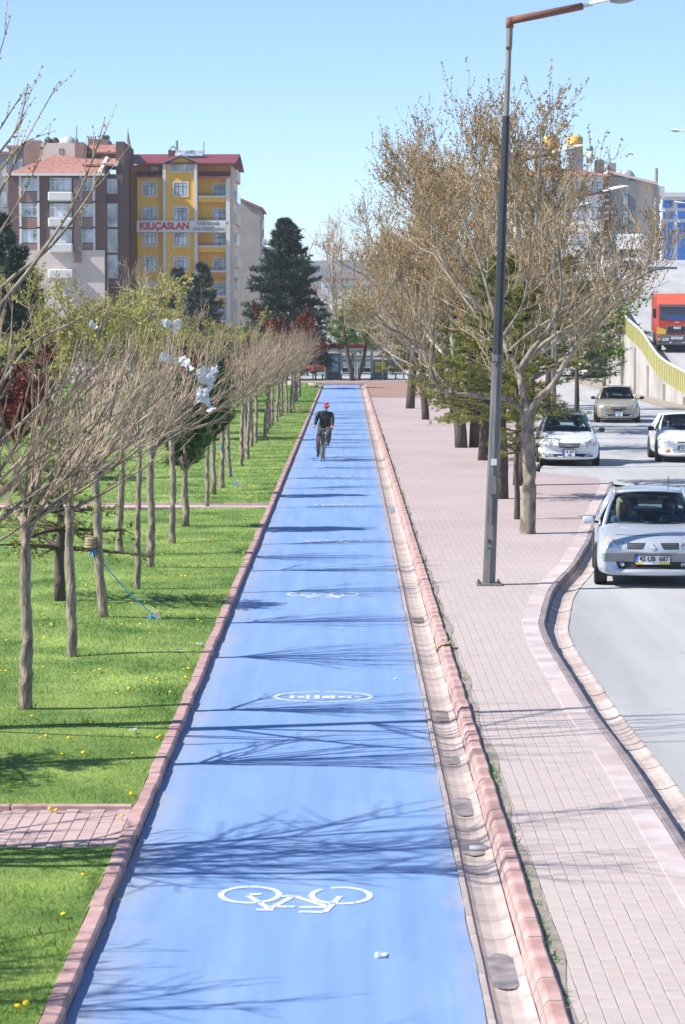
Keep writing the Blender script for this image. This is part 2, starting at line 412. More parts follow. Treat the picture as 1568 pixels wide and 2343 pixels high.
# painted marks
def ribbon(b, pts, w):
    pts = [Vector((p[0],p[1],0)) for p in pts]; L = []; R = []
    closed = (pts[0]-pts[-1]).length < 1e-6
    for i, p in enumerate(pts):
        a = pts[i-1] if i > 0 else (pts[-2] if closed else pts[0]); c = pts[i+1] if i < len(pts)-1 else (pts[1] if closed else pts[-1])
        t = (c-a).normalized(); n = Vector((-t.y,t.x,0))
        L.append((p+n*w/2)); R.append((p-n*w/2))
    b.grid([L, R])
def ell(cx, cy, rx, ry, a0=0, a1=360, n=28):
    return [(cx+rx*math.cos(rad(a0+(a1-a0)*i/n)), cy+ry*math.sin(rad(a0+(a1-a0)*i/n))) for i in range(n+1)]
b = MB()
ribbon(b, ell(-0.325,0.16,0.205,0.205,95,430), 0.045); ribbon(b, ell(-0.325,0.16,0.205,0.205,72,93,6), 0.045)
ribbon(b, ell(0.315,0.14,0.205,0.205,-60,110), 0.045); ribbon(b, ell(0.315,0.14,0.205,0.205,130,296), 0.045)
for seg in [((-0.335,0.13),(-0.175,-0.19)), ((-0.265,-0.215),(-0.145,-0.215)), ((-0.175,-0.195),(-0.02,0.12)), ((-0.14,-0.14),(0.0,-0.14)),
            ((-0.11,0.12),(-0.01,0.12)), ((-0.01,0.12),(0.22,-0.135)), ((0.03,-0.15),(0.225,-0.15)), ((0.31,0.12),(0.205,-0.27)), ((0.03,-0.26),(0.20,-0.275)), ((-0.33,0.17),(-0.24,0.17))]:
    ribbon(b, seg, 0.045)
bike_mark = b.mesh('bicycle_mark', 'white_paint')
b = MB(); ribbon(b, ell(0,0,0.52,0.36,94,448,40), 0.05)
for k, (w, h) in enumerate([(.05,.20),(.07,.10),(.04,.24),(.06,.24),(.08,.16),(.05,.22),(.07,.12),(.05,.18),(.06,.10)]):
    x = -0.36 + k*0.088
    b.add([(x,-.02-h/2,0),(x+w,-.02-h/2,0),(x+w,-.02+h/2,0),(x,-.02+h/2,0)], [(0,1,2,3)])
oval_mark = b.mesh('oval_emblem_mark', 'white_paint')
zs = [16.95, 26.45, 36.5, 45.7, 55.2, 65.5, 76, 86.5, 98, 110, 122, 135, 148]
for i, y in enumerate(zs):
    x = -0.36 if i < 3 else (-0.24 if i % 2 else -0.3)
    if i == 1 or (i > 3 and i % 3 == 1): link('oval_emblem_mark', oval_mark, bike_path, (x+0.1,y,0.004))
    else: link('bicycle_mark', bike_mark, bike_path, (x,y,0.004), scale=(1.0,1.2,1))

def stones(name, parent, prof, y0, n, L, m, gap=0.008, jit=0.004, rot=0.004, smooth=False, segs=1, x0=0.0):
    """a row of stones along Y sharing a few meshes: prof = closed outline (x,z)"""
    meshes = []
    for k in range(3):
        b = MB(); rr = random.Random(k); r = []; pr = prof + [prof[0]]
        for i in range(segs+1):
            y = gap/2 + (L-gap)*i/segs
            sh = 0.0 if i in (0, segs) else rr.uniform(-.004,.004)
            r.append([(x+sh, y, z+(sh if z > 0.02 else 0)) for x, z in pr])
        b.grid(r)
        n0 = len(prof); b.add([(x,gap/2,z) for x,z in prof], [list(range(n0))]); b.add([(x,L-gap/2,z) for x,z in prof], [list(range(n0))[::-1]])
        me = b.mesh(name, m, smooth); meshes.append(me)
    for i in range(n):
        link(name, meshes[i % 3], parent, (x0+rng.uniform(-jit,jit), y0+i*L, rng.uniform(-jit,jit)), (rng.uniform(-rot,rot), 0, rng.uniform(-rot,rot)))
def root(name): return tag(empty(name), kind='structure')
# the holders are thin mortar beds so that the setting is real geometry
lk = tag(MB().box(-1.735,-1.645,8,PEND,-0.2,0.045).build('lawn_kerb', 'grout'), kind='structure')
stones('kerb_stone', lk, [(-1.755,-.1),(-1.755,.062),(-1.742,.075),(-1.655,.075),(-1.637,.062),(-1.634,-.1)], 10, 300, 0.5, 'kerb_pink', jit=0.006, rot=0.008)
gt = tag(MB().box(0.82,1.11,8,PEND,-0.2,-0.065).build('path_gutter', 'grout'), kind='structure')
stones('gutter_stone', gt, [(.808,-.08),(.815,.012),(.850,.010),(.856,-.002),(.90,-.022),(.97,-.031),(1.04,-.024),(1.085,-.004),(1.105,.004),(1.105,-.08)][::-1], 10, 300, 0.5, 'gutter_pink', gap=0.004, jit=0.003, rot=0.003)
pk = tag(MB().box(1.125,1.24,8,PEND,-0.2,0.075).build('path_kerb', 'grout'), kind='structure')
stones('kerb_stone', pk, [(1.11,-.1),(1.112,.004),(1.132,.082),(1.150,.112),(1.165,.118),(1.238,.120),(1.252,.108),(1.254,-.1)][::-1], 10, 300, 0.5, 'kerb_red', jit=0.004, rot=0.006, segs=2, gap=0.009)

# road edge curve on the pavement (pixels of the kerb's top edge)
kp = [(1399,1101),(1384,1136),(1365.5,1175.7),(1344.6,1232),(1330,1257),(1309,1291),(1277.6,1324),(1256.7,1351),(1246,1380.6),(1241,1401.5),(1236,1430),(1254,1476.6),(1287.6,1531.6),(1339.6,1617),(1390,1686),(1437,1751.6)]
kerb_pts = [P(x,y,Z_WALK) for x, y in kp]
last = kerb_pts[-1]
kerb_pts += [Vector((last.x, yy, Z_WALK)) for yy in (18,14,10,7)]
kerb_pts = kerb_pts[::-1]
EDGE = catmull(kerb_pts, 8)
far = [Vector((5.6,71.5,0)), Vector((8.0,92,0)), Vector((10.4,115,0)), Vector((12.5,150,0)), Vector((14.5,200,0))]
# road sheet, ramp comes later
RE = offset(EDGE, 0.36)
road_l = [p for p in RE] + [Vector((5.2,66.5,0))] + far
b = MB(); b.grid([[(p.x,p.y,Z_ROAD) for p in road_l], [(max(p.x+0.5,17.4),p.y,Z_ROAD) for p in road_l], [(45,p.y,Z_ROAD) for p in road_l]], flip=True)
tag(b.build('road', 'asphalt'), kind='structure')
# pavement bed (mortar) and far pavement sheet with a paver pattern
IN = offset(EDGE, -0.235)
def at_y(line, y):
    for a, c in zip(line, line[1:]):
        if a.y <= y <= c.y: return lerp(a.x, c.x, (y-a.y)/max(1e-6,c.y-a.y))
    return line[-1].x if y > line[-1].y else line[0].x
SPLIT = 33.9
ys = [8+i*0.5 for i in range(int((SPLIT-8)/0.5)+1)] + [SPLIT]
strip('pavement_bed', [Vector((1.24,y,0)) for y in ys], [Vector((at_y(IN,y)+.02,y,0)) for y in ys], Z_WALK-0.010, 'grout')
m = mat('pavement_pattern', (0.415,0.325,0.315), 0.9, 0.06, 0.25, 0.0, col2=(0.445,0.365,0.355), fine=.06, fscale=30)
nt = m.node_tree; bt = nt.nodes.new('ShaderNodeTexBrick'); tc = nt.nodes.new('ShaderNodeTexCoord'); mp = nt.nodes.new('ShaderNodeMapping')
mp.inputs['Rotation'].default_value = (0,0,rad(90)); nt.links.new(tc.outputs['Object'], mp.inputs[0]); nt.links.new(mp.outputs[0], bt.inputs[0])
bt.inputs['Scale'].default_value = 1.0; bt.inputs['Brick Width'].default_value = 0.2; bt.inputs['Row Height'].default_value = 0.104; bt.inputs['Mortar Size'].default_value = 0.006
bt.inputs['Color1'].default_value = (1,1,1,1); bt.inputs['Color2'].default_value = (.9,.9,.9,1); bt.inputs['Mortar'].default_value = (.80,.77,.75,1)
mu = nt.nodes.new('ShaderNodeMix'); mu.data_type = 'RGBA'; mu.blend_type = 'MULTIPLY'; mu.inputs[0].default_value = 1.0
src = nt.nodes['Principled BSDF'].inputs['Base Color'].links[0].from_socket
sy = nt.nodes.new('ShaderNodeSeparateXYZ'); nt.links.new(tc.outputs['Object'], sy.inputs[0]); ry = nt.nodes.new('ShaderNodeMapRange'); ry.inputs['From Min'].default_value = 34; ry.inputs['From Max'].default_value = 55; nt.links.new(sy.outputs[1], ry.inputs[0])
my = nt.nodes.new('ShaderNodeMix'); my.data_type = 'RGBA'; nt.links.new(ry.outputs[0], my.inputs[0]); my.inputs[6].default_value = (.465,.395,.37,1); nt.links.new(src, my.inputs[7]); src = my.outputs[2]   # greyer pavers near the camera, pinker ones laid beyond
nt.links.new(src, mu.inputs[6]); nt.links.new(bt.outputs[0], mu.inputs[7]); nt.links.new(mu.outputs[2], nt.nodes['Principled BSDF'].inputs['Base Color'])
ys = [SPLIT+i for i in range(0, 31)]
walk_l = [Vector((1.24,y,0)) for y in ys]; walk_r = [Vector((at_y(IN,y)+.01,y,0)) for y in ys]
for q in [Vector((5.0,67.0,0))] + far[:3] + [Vector((11.4,136,0))]:
    walk_l.append(Vector((1.24,q.y,0))); walk_r.append(q)
walk_l[0].y -= .3; walk_r[0].y -= .3
sidewalk = strip('sidewalk', walk_l, walk_r, Z_WALK-.005, 'pavement_pattern')
tail = [q for q in walk_r if q.y > 60]
tag(MB().grid([[(q.x,q.y,Z_WALK-.001) for q in tail],[(q.x+.01,q.y,-.2) for q in tail]], flip=True).build('pavement_edge','kerb_pink'), kind='structure')
# single pavers near the camera
PW, PLn = 0.104, 0.2
me_p = []
for k, mm in enumerate(('paver_grey','paver_grey','paver_pink')):
    b = MB(); g = 0.0022; hx, hy = PW/2-g, PLn/2-g; e = 0.003
    b.add([(-hx,-hy,-.05),(hx,-hy,-.05),(hx,hy,-.05),(-hx,hy,-.05),(-hx,-hy,-e),(hx,-hy,-e),(hx,hy,-e),(-hx,hy,-e),(-hx+e,-hy+e,0),(hx-e,-hy+e,0),(hx-e,hy-e,0),(-hx+e,hy-e,0)],
          [(0,1,5,4),(1,2,6,5),(2,3,7,6),(3,0,4,7),(4,5,9,8),(5,6,10,9),(6,7,11,10),(7,4,8,11),(8,9,10,11)])
    me_p.append(b.mesh('paver', mm))
bed = bpy.data.objects['pavement_bed']
cand = []; y = 9.0; row = 0
ncol = int((at_y(IN,16)-1.262)/PW)
for ci in range(ncol+8):
    x = 1.262 + PW*(ci+.5)
    for ri in range(int((SPLIT-9)/PLn)):
        y = 9.0 + PLn*(ri+.5) + (PLn/2 if ci % 2 else 0)
        if x - PW*.42 < at_y(IN, y): cand.append((x,y))
vis = sorted([c for c in cand if c[1] > 14.0 and (c[0]*F/c[1]+VPX) < 1580], key=lambda c: c[1])
near = set(vis[:300]); rest = MB()
for c in cand:
    dz = rng.uniform(-.004,-.001)
    if c in near: link('paver', me_p[rng.randrange(3)], bed, (c[0]+rng.uniform(-.002,.002),c[1],Z_WALK+dz), (rng.uniform(-.006,.006),rng.uniform(-.01,.01),rng.uniform(-.01,.01)))
    else:
        me = me_p[0]; rest.add([(v.co.x+c[0],v.co.y+c[1],v.co.z+Z_WALK+dz) for v in me.vertices], [list(p.vertices) for p in me.polygons], 1 if rng.random() < .33 else 0)
o = rest.build('paver_field', ['paver_grey','paver_pink'], bed); o['kind'] = 'stuff'
# border tiles, road kerb and road gutter follow the curve
def along(name, parent, line, step, w0, w1, z0, z1, m, gap=0.008, prof=None, jit=0.003):
    pts = resample(line, step)
    for a, c in zip(pts, pts[1:]):
        t = (c-a).normalized(); n = Vector((t.y,-t.x,0)); L = (c-a).length; cen = (a+c)/2
        b = MB()
        if prof is None:
            b.obox(cen + n*(w0+w1)/2 + Vector((0,0,(z0+z1)/2-cen.z)), n*((w1-w0)/2), t*(L/2-gap/2), Vector((0,0,(z1-z0)/2)))
        else:
            b.grid([[a+t*gap/2+n*w+Vector((0,0,z-a.z)) for w,z in prof], [c-t*gap/2+n*w+Vector((0,0,z-c.z)) for w,z in prof]], flip=True)
        o = b.build(name, m, parent); o.location.z = rng.uniform(-jit,jit)
        if prof is None: bevel(o, 0.008)
bd = strip('pavement_border', offset(EDGE,-0.232), offset(EDGE,-0.005), Z_WALK-0.02, 'grout')
E0 = [p for p in EDGE if p.y > 11.5]
along('border_tile', bd, E0, 0.40, -0.232, -0.012, -0.02, Z_WALK+0.0015, 'border_pink', gap=0.010)
rk = strip('road_kerb', offset(EDGE,-0.01), offset(EDGE,0.07), Z_WALK-0.05, 'grout')
along('kerb_stone', rk, E0, 0.50, -0.010, 0.065, -0.2, Z_WALK+0.010, 'kerb_shaded', gap=0.012, jit=0.006)
rgut = strip('road_gutter', offset(EDGE,0.065), offset(EDGE,0.36), -0.08, 'grout')
along('gutter_stone', rgut, E0, 0.50, 0,0,0,0, 'gutter_pink', gap=0.006, prof=[(.068,-.07),(.07,-.015),(.105,-.02),(.11,-.032),(.17,-.054),(.24,-.060),(.31,-.045),(.355,-.022),(.375,-.02),(.38,-.07)])
# puddles lying in the path gutter
for px, py, ly in [(1069,1848,.52),(1092,1944,.33),(1016,1640,.42),(1162,2226,.55),(902,1166,1.1),(1040,1742,.25),(958,1420,.4)]:
    c = P(px,py,-0.03); b = MB(); pts = []
    rr = random.Random(int(px))
    for k in range(22):
        a = 2*math.pi*k/22; pts.append((max(.862,min(1.083,0.972+0.125*math.cos(a)*rr.uniform(.97,1.03))), c.y+ly*.8*math.sin(a)*rr.uniform(.95,1.05), -0.019))
    tag(b.add(pts, [list(range(22))]).build('puddle','puddle'), kind='structure')
# silt and weeds against the back of the red kerb
b = MB(); L = []; R = []
for i in range(240):
    y = 11 + i*0.25; L.append((1.245,y,Z_WALK+.005)); R.append((1.29+(.05+.04*math.sin(y*1.9)*math.sin(y*.7+1)+rng.gauss(0,.006))*(1 if y < 40 else .6),y,Z_WALK+.002))
b.grid([L,R], flip=True); tag(b.build('silt_strip','silt'), kind='structure')
b = MB()
for i in range(80):
    cy = 12 + rng.random()**1.3*90; k = rng.randint(6,18)
    for j in range(k):
        x = 1.275+rng.gauss(0,.02); y = cy+rng.gauss(0,.12); h = rng.uniform(.015,.06); w = .008
        a = rng.uniform(0,6.28); dx, dy = math.cos(a)*w, math.sin(a)*w
        b.add([(x-dx,y-dy,Z_WALK-.01),(x+dx,y+dy,Z_WALK-.01),(x+rng.gauss(0,.035)+.02,y+rng.gauss(0,.04),Z_WALK+h)], [(0,1,2)])
tag(b.build('kerb_weeds','weed'), 'low green weeds sprouting along the back of the red kerb', 'weeds', kind='stuff')

# lawn
def lawn_z(x, y):
    d = min(1.0, max(0.0, (-1.76-x)/1.5))
    return Z_LAWN + 0.02 + d*(0.05*math.sin(x*0.9+y*0.13)*math.cos(y*0.21+x*.3) + 0.02*math.sin(y*.8+x*1.7))
b = MB(); xs = [-1.75-0.45*i for i in range(20)] + [-11-2*i for i in range(30)]
sp1 = (18.45,19.95); sp2 = (53.2,54.4)
for (ya, yb) in ((6,sp1[0]),(sp1[1]+.09,sp2[0]-.09),(sp2[1]+.09,172)):
    n = max(2, int((yb-ya)/0.8)); b.grid([[(x,ya+(yb-ya)*i/n,lawn_z(x,ya+(yb-ya)*i/n)) for x in xs] for i in range(n+1)])
tag(b.build('lawn','lawn'), kind='structure')
# side paths of pavers with kerb edging
for (ya, yb), full in ((sp1,True),(sp2,False)):
    me_rose = me_p[2].copy(); me_rose.materials.clear(); me_rose.materials.append(M['paver_rose'])
    bd2 = MB().box(-14,-1.757,ya-.02,yb+.10,-.1,.045 if full else .058).build('side_path','grout' if full else 'paver_pink'); bd2['kind'] = 'structure'
    if full:
        for ci in range(20):
            for ri in range(7):
                x = -1.76-PW*1.02*(ci+.5); y = ya+.02+.207*(ri+.5)+(.1 if ci % 2 else 0)
                if y < yb-.08: link('paver', me_rose, bd2, (x,y,.062+rng.uniform(-.003,.002)), (rng.uniform(-.01,.01),rng.uniform(-.01,.01),rng.uniform(-.01,.01)), (1.02,1.03,1))
    for side, yy in ((0,ya-.02),(1,yb)):
        if full and side == 0: continue
        for k in range(11):
            MB_ = MB().box(-1.76-(k+1)*1.0+.012,-1.76-k*1.0,yy,yy+.075,-.05,.092+rng.uniform(-.004,.004))
            bevel(MB_.build('kerb_stone','kerb_pink',bd2), .008)
b3 = MB().box(-4.6,-1.76,116.3,116.45,-.05,.16).build('side_path','kerb_pink'); b3['kind'] = 'structure'
# grass blades (one uncountable mass), denser near the camera
npr = np.random.default_rng(3)
def blades(n, ya, yb, xl, h0, h1, w):
    y = npr.uniform(ya, yb, n); x = -1.76 - npr.random(n)**1.15*(xl(y)-1.76)
    keep = ~(((y > sp1[0]-.02) & (y < sp1[1]+.1)) | ((y > sp2[0]-.1) & (y < sp2[1]+.1)))
    # clumpy density
    cl = np.sin(x*3.1+np.sin(y*1.7)*2)*np.sin(y*2.3+x*1.1)
    hh = npr.uniform(h0, h1, n)*(1+0.45*np.clip(cl,0,1))
    x, y, hh = x[keep], y[keep], hh[keep]
    a = npr.uniform(0, 2*np.pi, len(x)); d = np.minimum(1, np.maximum(0, (-1.76-x)/1.5))
    z = Z_LAWN+.02+d*(0.05*np.sin(x*0.9+y*0.13)*np.cos(y*0.21+x*.3)+0.02*np.sin(y*.8+x*1.7))-.006
    v = np.empty((len(x),3,3)); ca, sa = np.cos(a)*w, np.sin(a)*w
    v[:,0] = np.stack([x-ca,y-sa,z],1); v[:,1] = np.stack([x+ca,y+sa,z],1)
    v[:,2] = np.stack([x+npr.normal(0,.5,len(x))*hh,y+npr.normal(0,.5,len(x))*hh,z+hh],1)
    return v
lim = lambda y: np.minimum(40, 0.145*y+0.9)
V = np.concatenate([blades(100000,12.5,26,lim,.012,.034,.003), blades(90000,26,55,lim,.018,.042,.005), blades(90000,55,110,lim,.02,.045,.010), blades(60000,110,170,lim,.03,.06,.025)]).reshape(-1,3)
me = bpy.data.meshes.new('grass'); nb = len(V)//3
me.vertices.add(len(V)); me.vertices.foreach_set('co', V.ravel())
me.loops.add(nb*3); me.loops.foreach_set('vertex_index', np.arange(nb*3, dtype=np.int32))
me.polygons.add(nb); me.polygons.foreach_set('loop_start', np.arange(0,nb*3,3, dtype=np.int32)); me.polygons.foreach_set('loop_total', np.full(nb,3,dtype=np.int32))
me.materials.append(M['grass_blade']); me.update(calc_edges=True)
tag(link('grass', me), 'short green grass of the lawn left of the blue path', 'grass', kind='stuff')
# dandelions
b = MB(); b.tube([(0,0,-.02),(.003,0,.035)], .003, 4, mi=1); b.lathe([(.004,.033),(.021,.038),(.024,.045),(.013,.053),(.004,.055)], 9, mi=0)
dm = b.mesh('dandelion', ['dandelion','stem_green'], True)
dn = 0
def dandy(x, y, s):
    o = link('dandelion', dm, None, (x,y,lawn_z(x,y)), (rng.uniform(-.5,.5),rng.uniform(-.5,.5),rng.uniform(0,6)), (s,s,s))
    tag(o, 'small yellow dandelion flower growing in the lawn', 'flower', 'dandelions scattered over the lawn')
for px, py in [(72,1642),(200,1650),(215,1652),(108,1683),(155,1691),(92,1690),(360,1687),(366,1686),(140,1726),(190,1722),(305,1725),(23,1792),(295,1818),(303,1813),(134,1851),(111,1846),(280,1867),(186,2002),(148,2092),(38,2306),(60,2294),(392,1583),(363,1560),(431,1530),(420,1533),(425,1548),(318,1467),(346,1453),(233,1532),(217,1534),(103,1458),(15,1463),(118,1434),(92,1433),(120,1433),(280,1438),(320,1435)]:
    p = P(px,py,.10); dandy(p.x,p.y,rng.uniform(.75,1.0))
for i in range(170):
    y = 24 + rng.random()*85; x = -1.85 - rng.random()**1.2*(0.135*y-1.6)
    if sp2[0]-.3 < y < sp2[1]+.3: continue
    for k in range(rng.choice((1,1,1,2,3))): dandy(x+rng.gauss(0,.08), y+rng.gauss(0,.12), rng.uniform(.55,.95))
# red earth patch beside the far end of the path, end kerb, cross street
strip('earth_patch', [Vector((1.24,y,0)) for y in (136,150,167,176)], [Vector((x,y,0)) for x,y in ((11.4,136),(12,150),(12.5,167),(13,176))], 0.075, 'dirt')
tag(MB().box(-1.76,1.26,167.0,167.25,-.2,.13).build('end_kerb','kerb_pink'), kind='structure')
strip('far_pavement', [Vector((-60,y,0)) for y in (176.0,196)], [Vector((16,y,0)) for y in (176.0,196)], 0.04, 'wall_concrete')
strip('cross_street', [Vector((-90,y,0)) for y in (196.0,240)], [Vector((60,y,0)) for y in (196.0,240)], -0.02, 'asphalt')
strip('park_ground', [Vector((-60,y,0)) for y in (167.3,176.0)], [Vector((14.0,y,0)) for y in (167.3,176.0)], 0.03, 'dirt')
# ------------------------------------------------------------------ trees
def rdir(r): 
    v = Vector((r.gauss(0,1),r.gauss(0,1),r.gauss(0,1))); return v.normalized() if v.length > 1e-6 else Vector((0,0,1))
def limb(r, p, d, L, n, wob=0.12, up=0.0, pull=None):
    p = Vector(p); d = Vector(d).normalized(); pts = [p.copy()]
    for i in range(n):
        d = d + rdir(r)*wob + Vector((0,0,up))
        if pull is not None: d = d + pull
        d.normalize(); p = p + d*(L/n); pts.append(p.copy())
    return pts
def taper(n, a, b): return [lerp(a,b,i/max(1,n-1)) for i in range(n)]
def pick(pts, t):
    k = t*(len(pts)-1); i = min(int(k), len(pts)-2); f = k-i
    return pts[i].lerp(pts[i+1], f), (pts[i+1]-pts[i]).normalized()
def leaf(b, p, d, L, w, r, mi=0):
    d = d.normalized(); s = d.cross(rdir(r))
    if s.length < 1e-4: s = Vector((1,0,0))
    s = s.normalized()*w
    m = p + d*L*0.5
    b.add([p, m+s, p+d*L, m-s], [(0,1,2,3)], mi)
def bud(b, p, d, s, r, mi=0):              # a small three-sided spindle
    d = d.normalized(); a = d.cross(rdir(r)).normalized()*s*.42; c = d.cross(a).normalized()*s*.42
    m = p + d*s*.5
    b.add([p, m+a, m-a*.5+c*.87, m-a*.5-c*.87, p+d*s], [(0,2,1),(0,3,2),(0,1,3),(4,1,2),(4,2,3),(4,3,1)], mi)
def tree_thing(name, meshes, loc, rz, s, label, cat='tree', group=None):
    e = empty(name, loc, rz, label, cat, group); e.scale = (s,s,s) if not isinstance(s,(tuple,list)) else s
    for nm, me in meshes: link(nm, me, e)
    return e
# --- bare pruned young trees: straight stem, broom of shoots swept to the right
def young_tree(seed, H=1.9, r0=0.066, lean=(0,0), wind=0.26, prim=24, reach=1.0):
    r = random.Random(seed); t = MB(); tw = MB(); n = 16
    pts = [Vector((lean[0]*(i/n)**1.2+r.gauss(0,.0045)*(i>0)+.012*math.sin(i*.55+seed), lean[1]*(i/n)+r.gauss(0,.0045)*(i>0), H*i/n-.06*(i==0))) for i in range(n+1)]
    rr = [r0*lerp(1,.78,i/n)*r.uniform(.92,1.09) for i in range(n+1)]; rr[0] *= 1.25; rr[-1] *= 1.15; rr[-2] *= 1.05
    t.tube(pts, rr, 9); top = pts[-1]
    for i in range(prim):
        az = r.uniform(0, 2*math.pi); el = rad(r.uniform(14,82))
        d = Vector((math.cos(az)*math.cos(el), .7*math.sin(az)*math.cos(el), math.sin(el))) + Vector((wind,0,.12))
        L = r.uniform(1.0,1.75)*reach
        st = top + Vector((r.gauss(0,.025),r.gauss(0,.025),-r.uniform(0,.22)))
        pp = limb(r, st, d, L, 6, .10, .02, Vector((wind*.10,0,0)))
        (t if i < 7 else tw).tube(pp, taper(7,.026 if i < 7 else .019,.006), 5 if i < 7 else 4, False)
        for j in range(5):
            q, dd = pick(pp, r.uniform(.15,.9)); d2 = dd*1.1 + rdir(r)*.45 + Vector((wind*.15,0,.06))
            sp = limb(r, q, d2, r.uniform(.4,.85)*reach, 4, .10, .02)
            tw.tube(sp, taper(5,.0085,.003), 3, False)
            for k in range(2):
                q2, d3 = pick(sp, r.uniform(.2,.95)); sp2 = limb(r, q2, d3+rdir(r)*.5, r.uniform(.18,.42), 2, .08, .02)
                tw.tube(sp2, taper(3,.0052,.0025), 3, False)
    return [('trunk', t.mesh('young_trunk','bark_grey',True)), ('twigs', tw.mesh('young_twigs','twig_grey'))]
YV = [young_tree(11+k, H=1.95+0.1*(k%3), lean=[(0.02,0),(-0.05,0),(0.06,.02),(-0.10,0),(0.12,0),(0.0,0.03)][k], prim=[14,16,15,14,16,15][k], reach=[1.05,1.15,1.0,1.1,1.0,1.12][k]) for k in range(6)]
yp = [(60,1620,0),(165,1498,1),(235,1418,3),(273,1266,4),(314,1347,2),(345,1298.5,0),(395.6,1238,5),(425,1205,1),(473.7,1154.5,2),(489,1128.5,0),(509.4,1111,5),(525.7,1088.6,3),
      (552,1065,2),(562,1043,0),(566,1047.6,4),(576,1018.6,1),(586.6,1009,5),(606,1002,4),(613,989.7,0),(618,979,1),(623,971,2),(633,964,4),(640,954,5),(644.5,951.5,0),(657,945.7,1),(665,940,4),(671,936.5,3),(675.7,918,0),(680,916,5),(683.8,907.5,2),(687,905,1)]
ords = ['nearest','second','third','fourth','fifth','sixth','seventh','eighth','ninth','tenth','eleventh','twelfth','thirteenth','fourteenth','fifteenth','sixteenth','seventeenth','eighteenth','nineteenth','twentieth','twenty-first','twenty-second','twenty-third','twenty-fourth','twenty-fifth','twenty-sixth','twenty-seventh','twenty-eighth','twenty-ninth','thirtieth','thirty-first']
looks = {0:'straight',1:'straight thick',2:'slender',3:'leaning',4:'slanting',5:'upright'}
order = sorted(range(len(yp)), key=lambda i: -yp[i][1])
ROW = {}
order = [i for i in order if i not in (7,9)]
for rank, i in enumerate(order):
    px, py, k = yp[i]; p = P(px,py,.09)
    ex = 'with brown wrapping, ' if i == 2 else ('with a tied blue guy rope, ' if i == 10 else '')
    s = rng.uniform(.93,1.05) * (1.0 if p.y < 60 else .96)
    e = tree_thing('bare_tree', YV[k], (p.x,p.y,lawn_z(p.x,p.y)-.02), rng.choice((0,math.pi*.12,-math.pi*.12,.6,-.6))+rng.uniform(-.2,.2), (s if i not in (4,8) else s*.75, s if i not in (4,8) else s*.75, s),
        f'{looks[k]} bare pruned tree, {ex}{ords[rank]} in lawn row', 'tree', 'bare pruned trees in a row along the blue path')
    ROW[i] = e
# three more of the row stand left of the frame: their boughs reach into view and shade the path
tree_thing('bare_tree', YV[1], (-3.45,21.9,.07), .1, 1.06, 'bare pruned tree left of the nearest fully visible trunk, only shoots showing', 'tree', 'bare pruned trees in a row along the blue path')
# --- tall bare tree beyond the left edge: long budded boughs enter the frame
r = random.Random(5); t = MB(); tw = MB(); bd_ = MB()
bx, by = -5.1, 23.5
tr = [Vector((bx,by,0)),Vector((bx+.05,by,1.2)),Vector((bx-.02,by+.05,2.4)),Vector((bx+.05,by,3.6)),Vector((bx+.1,by,5.0)),Vector((bx+.05,by,7.0)),Vector((bx+.1,by,8.2))]
t.tube(tr, [.17,.14,.13,.11,.085,.05,.02], 10)
def budded(pix, Y, st, r0, side=4, budm=.034):
    pts = [Vector(st)] + [PY(x,y,Y+dy) for (x,y,dy) in pix]
    pts = catmull(pts, 4); t.tube(pts, taper(len(pts), r0, .0035), 5, False)
    L = len(pts)
    for i in range(3, L):
        for k in range(1):
            d = (pts[i]-pts[i-1]).normalized(); bud(bd_, pts[i]+rdir(r)*.004, d*.6+rdir(r)*.8, r.uniform(.7,1.15)*budm, r)
    for k in range(side):
        q, d = pick(pts, r.uniform(.45,.92)); sp = limb(r, q, d+rdir(r)*.4+Vector((.1,0,.25)), r.uniform(.2,.55), 5, .08, .03)
        tw.tube(sp, taper(6,.005,.002), 4, False)
        for m_ in range(1,6): bud(bd_, sp[m_], (sp[m_]-sp[m_-1])+rdir(r)*.04, r.uniform(.6,1)*budm, r)
budded([(-120,560,-.3),(-40,260,0),(22,42,.2)], 23, tr[5], .022)
budded([(-150,600,-.2),(-20,330,0),(60,200,.3)], 22.6, tr[4], .022, 5)
budded([(-140,640,0),(-20,380,.1),(40,290,.1),(64,195,.2)], 23.4, tr[4], .02, 5)
budded([(-100,620,0),(0,440,0),(70,300,.1),(135,187,.2)], 22.8, tr[4], .022, 4)
budded([(-120,700,0),(-10,545,0),(60,430,0),(105,320,.1)], 23.1, tr[3], .022, 4)
budded([(-100,820,0),(0,700,-.1),(80,600,0),(160,480,.1),(210,370,.1),(240,270,.2)], 22.4, tr[3], .034, 7)
budded([(-100,800,0),(0,660,0),(120,560,0),(215,430,.1),(238,380,.2)], 23.3, tr[3], .030, 7)
budded([(-100,980,0),(0,880,0),(70,790,.1),(160,740,.1),(240,700,.2)], 22.9, tr[2], .028, 5)
budded([(-120,1290,0),(0,1235,0),(80,1180,.1),(160,1120,.2)], 23.0, tr[1], .030, 6)
budded([(-100,1075,0),(0,1010,0),(120,900,.1),(190,850,.1)], 23.2, tr[2], .026, 6)
budded([(-100,520,0),(0,390,0),(50,330,.1),(120,300,.1)], 23.6, tr[4], .018, 4)
e = empty('budding_tree', (0,0,0), 0, 'tall budding tree at the left edge, long thin budded boughs against the sky', 'tree')
t.build('trunk','bark_plane',e,True); tw.build('twigs','twig_brown',e)['kind'] = 'stuff'; bd_.build('buds','bud_brown',e)['kind'] = 'stuff'

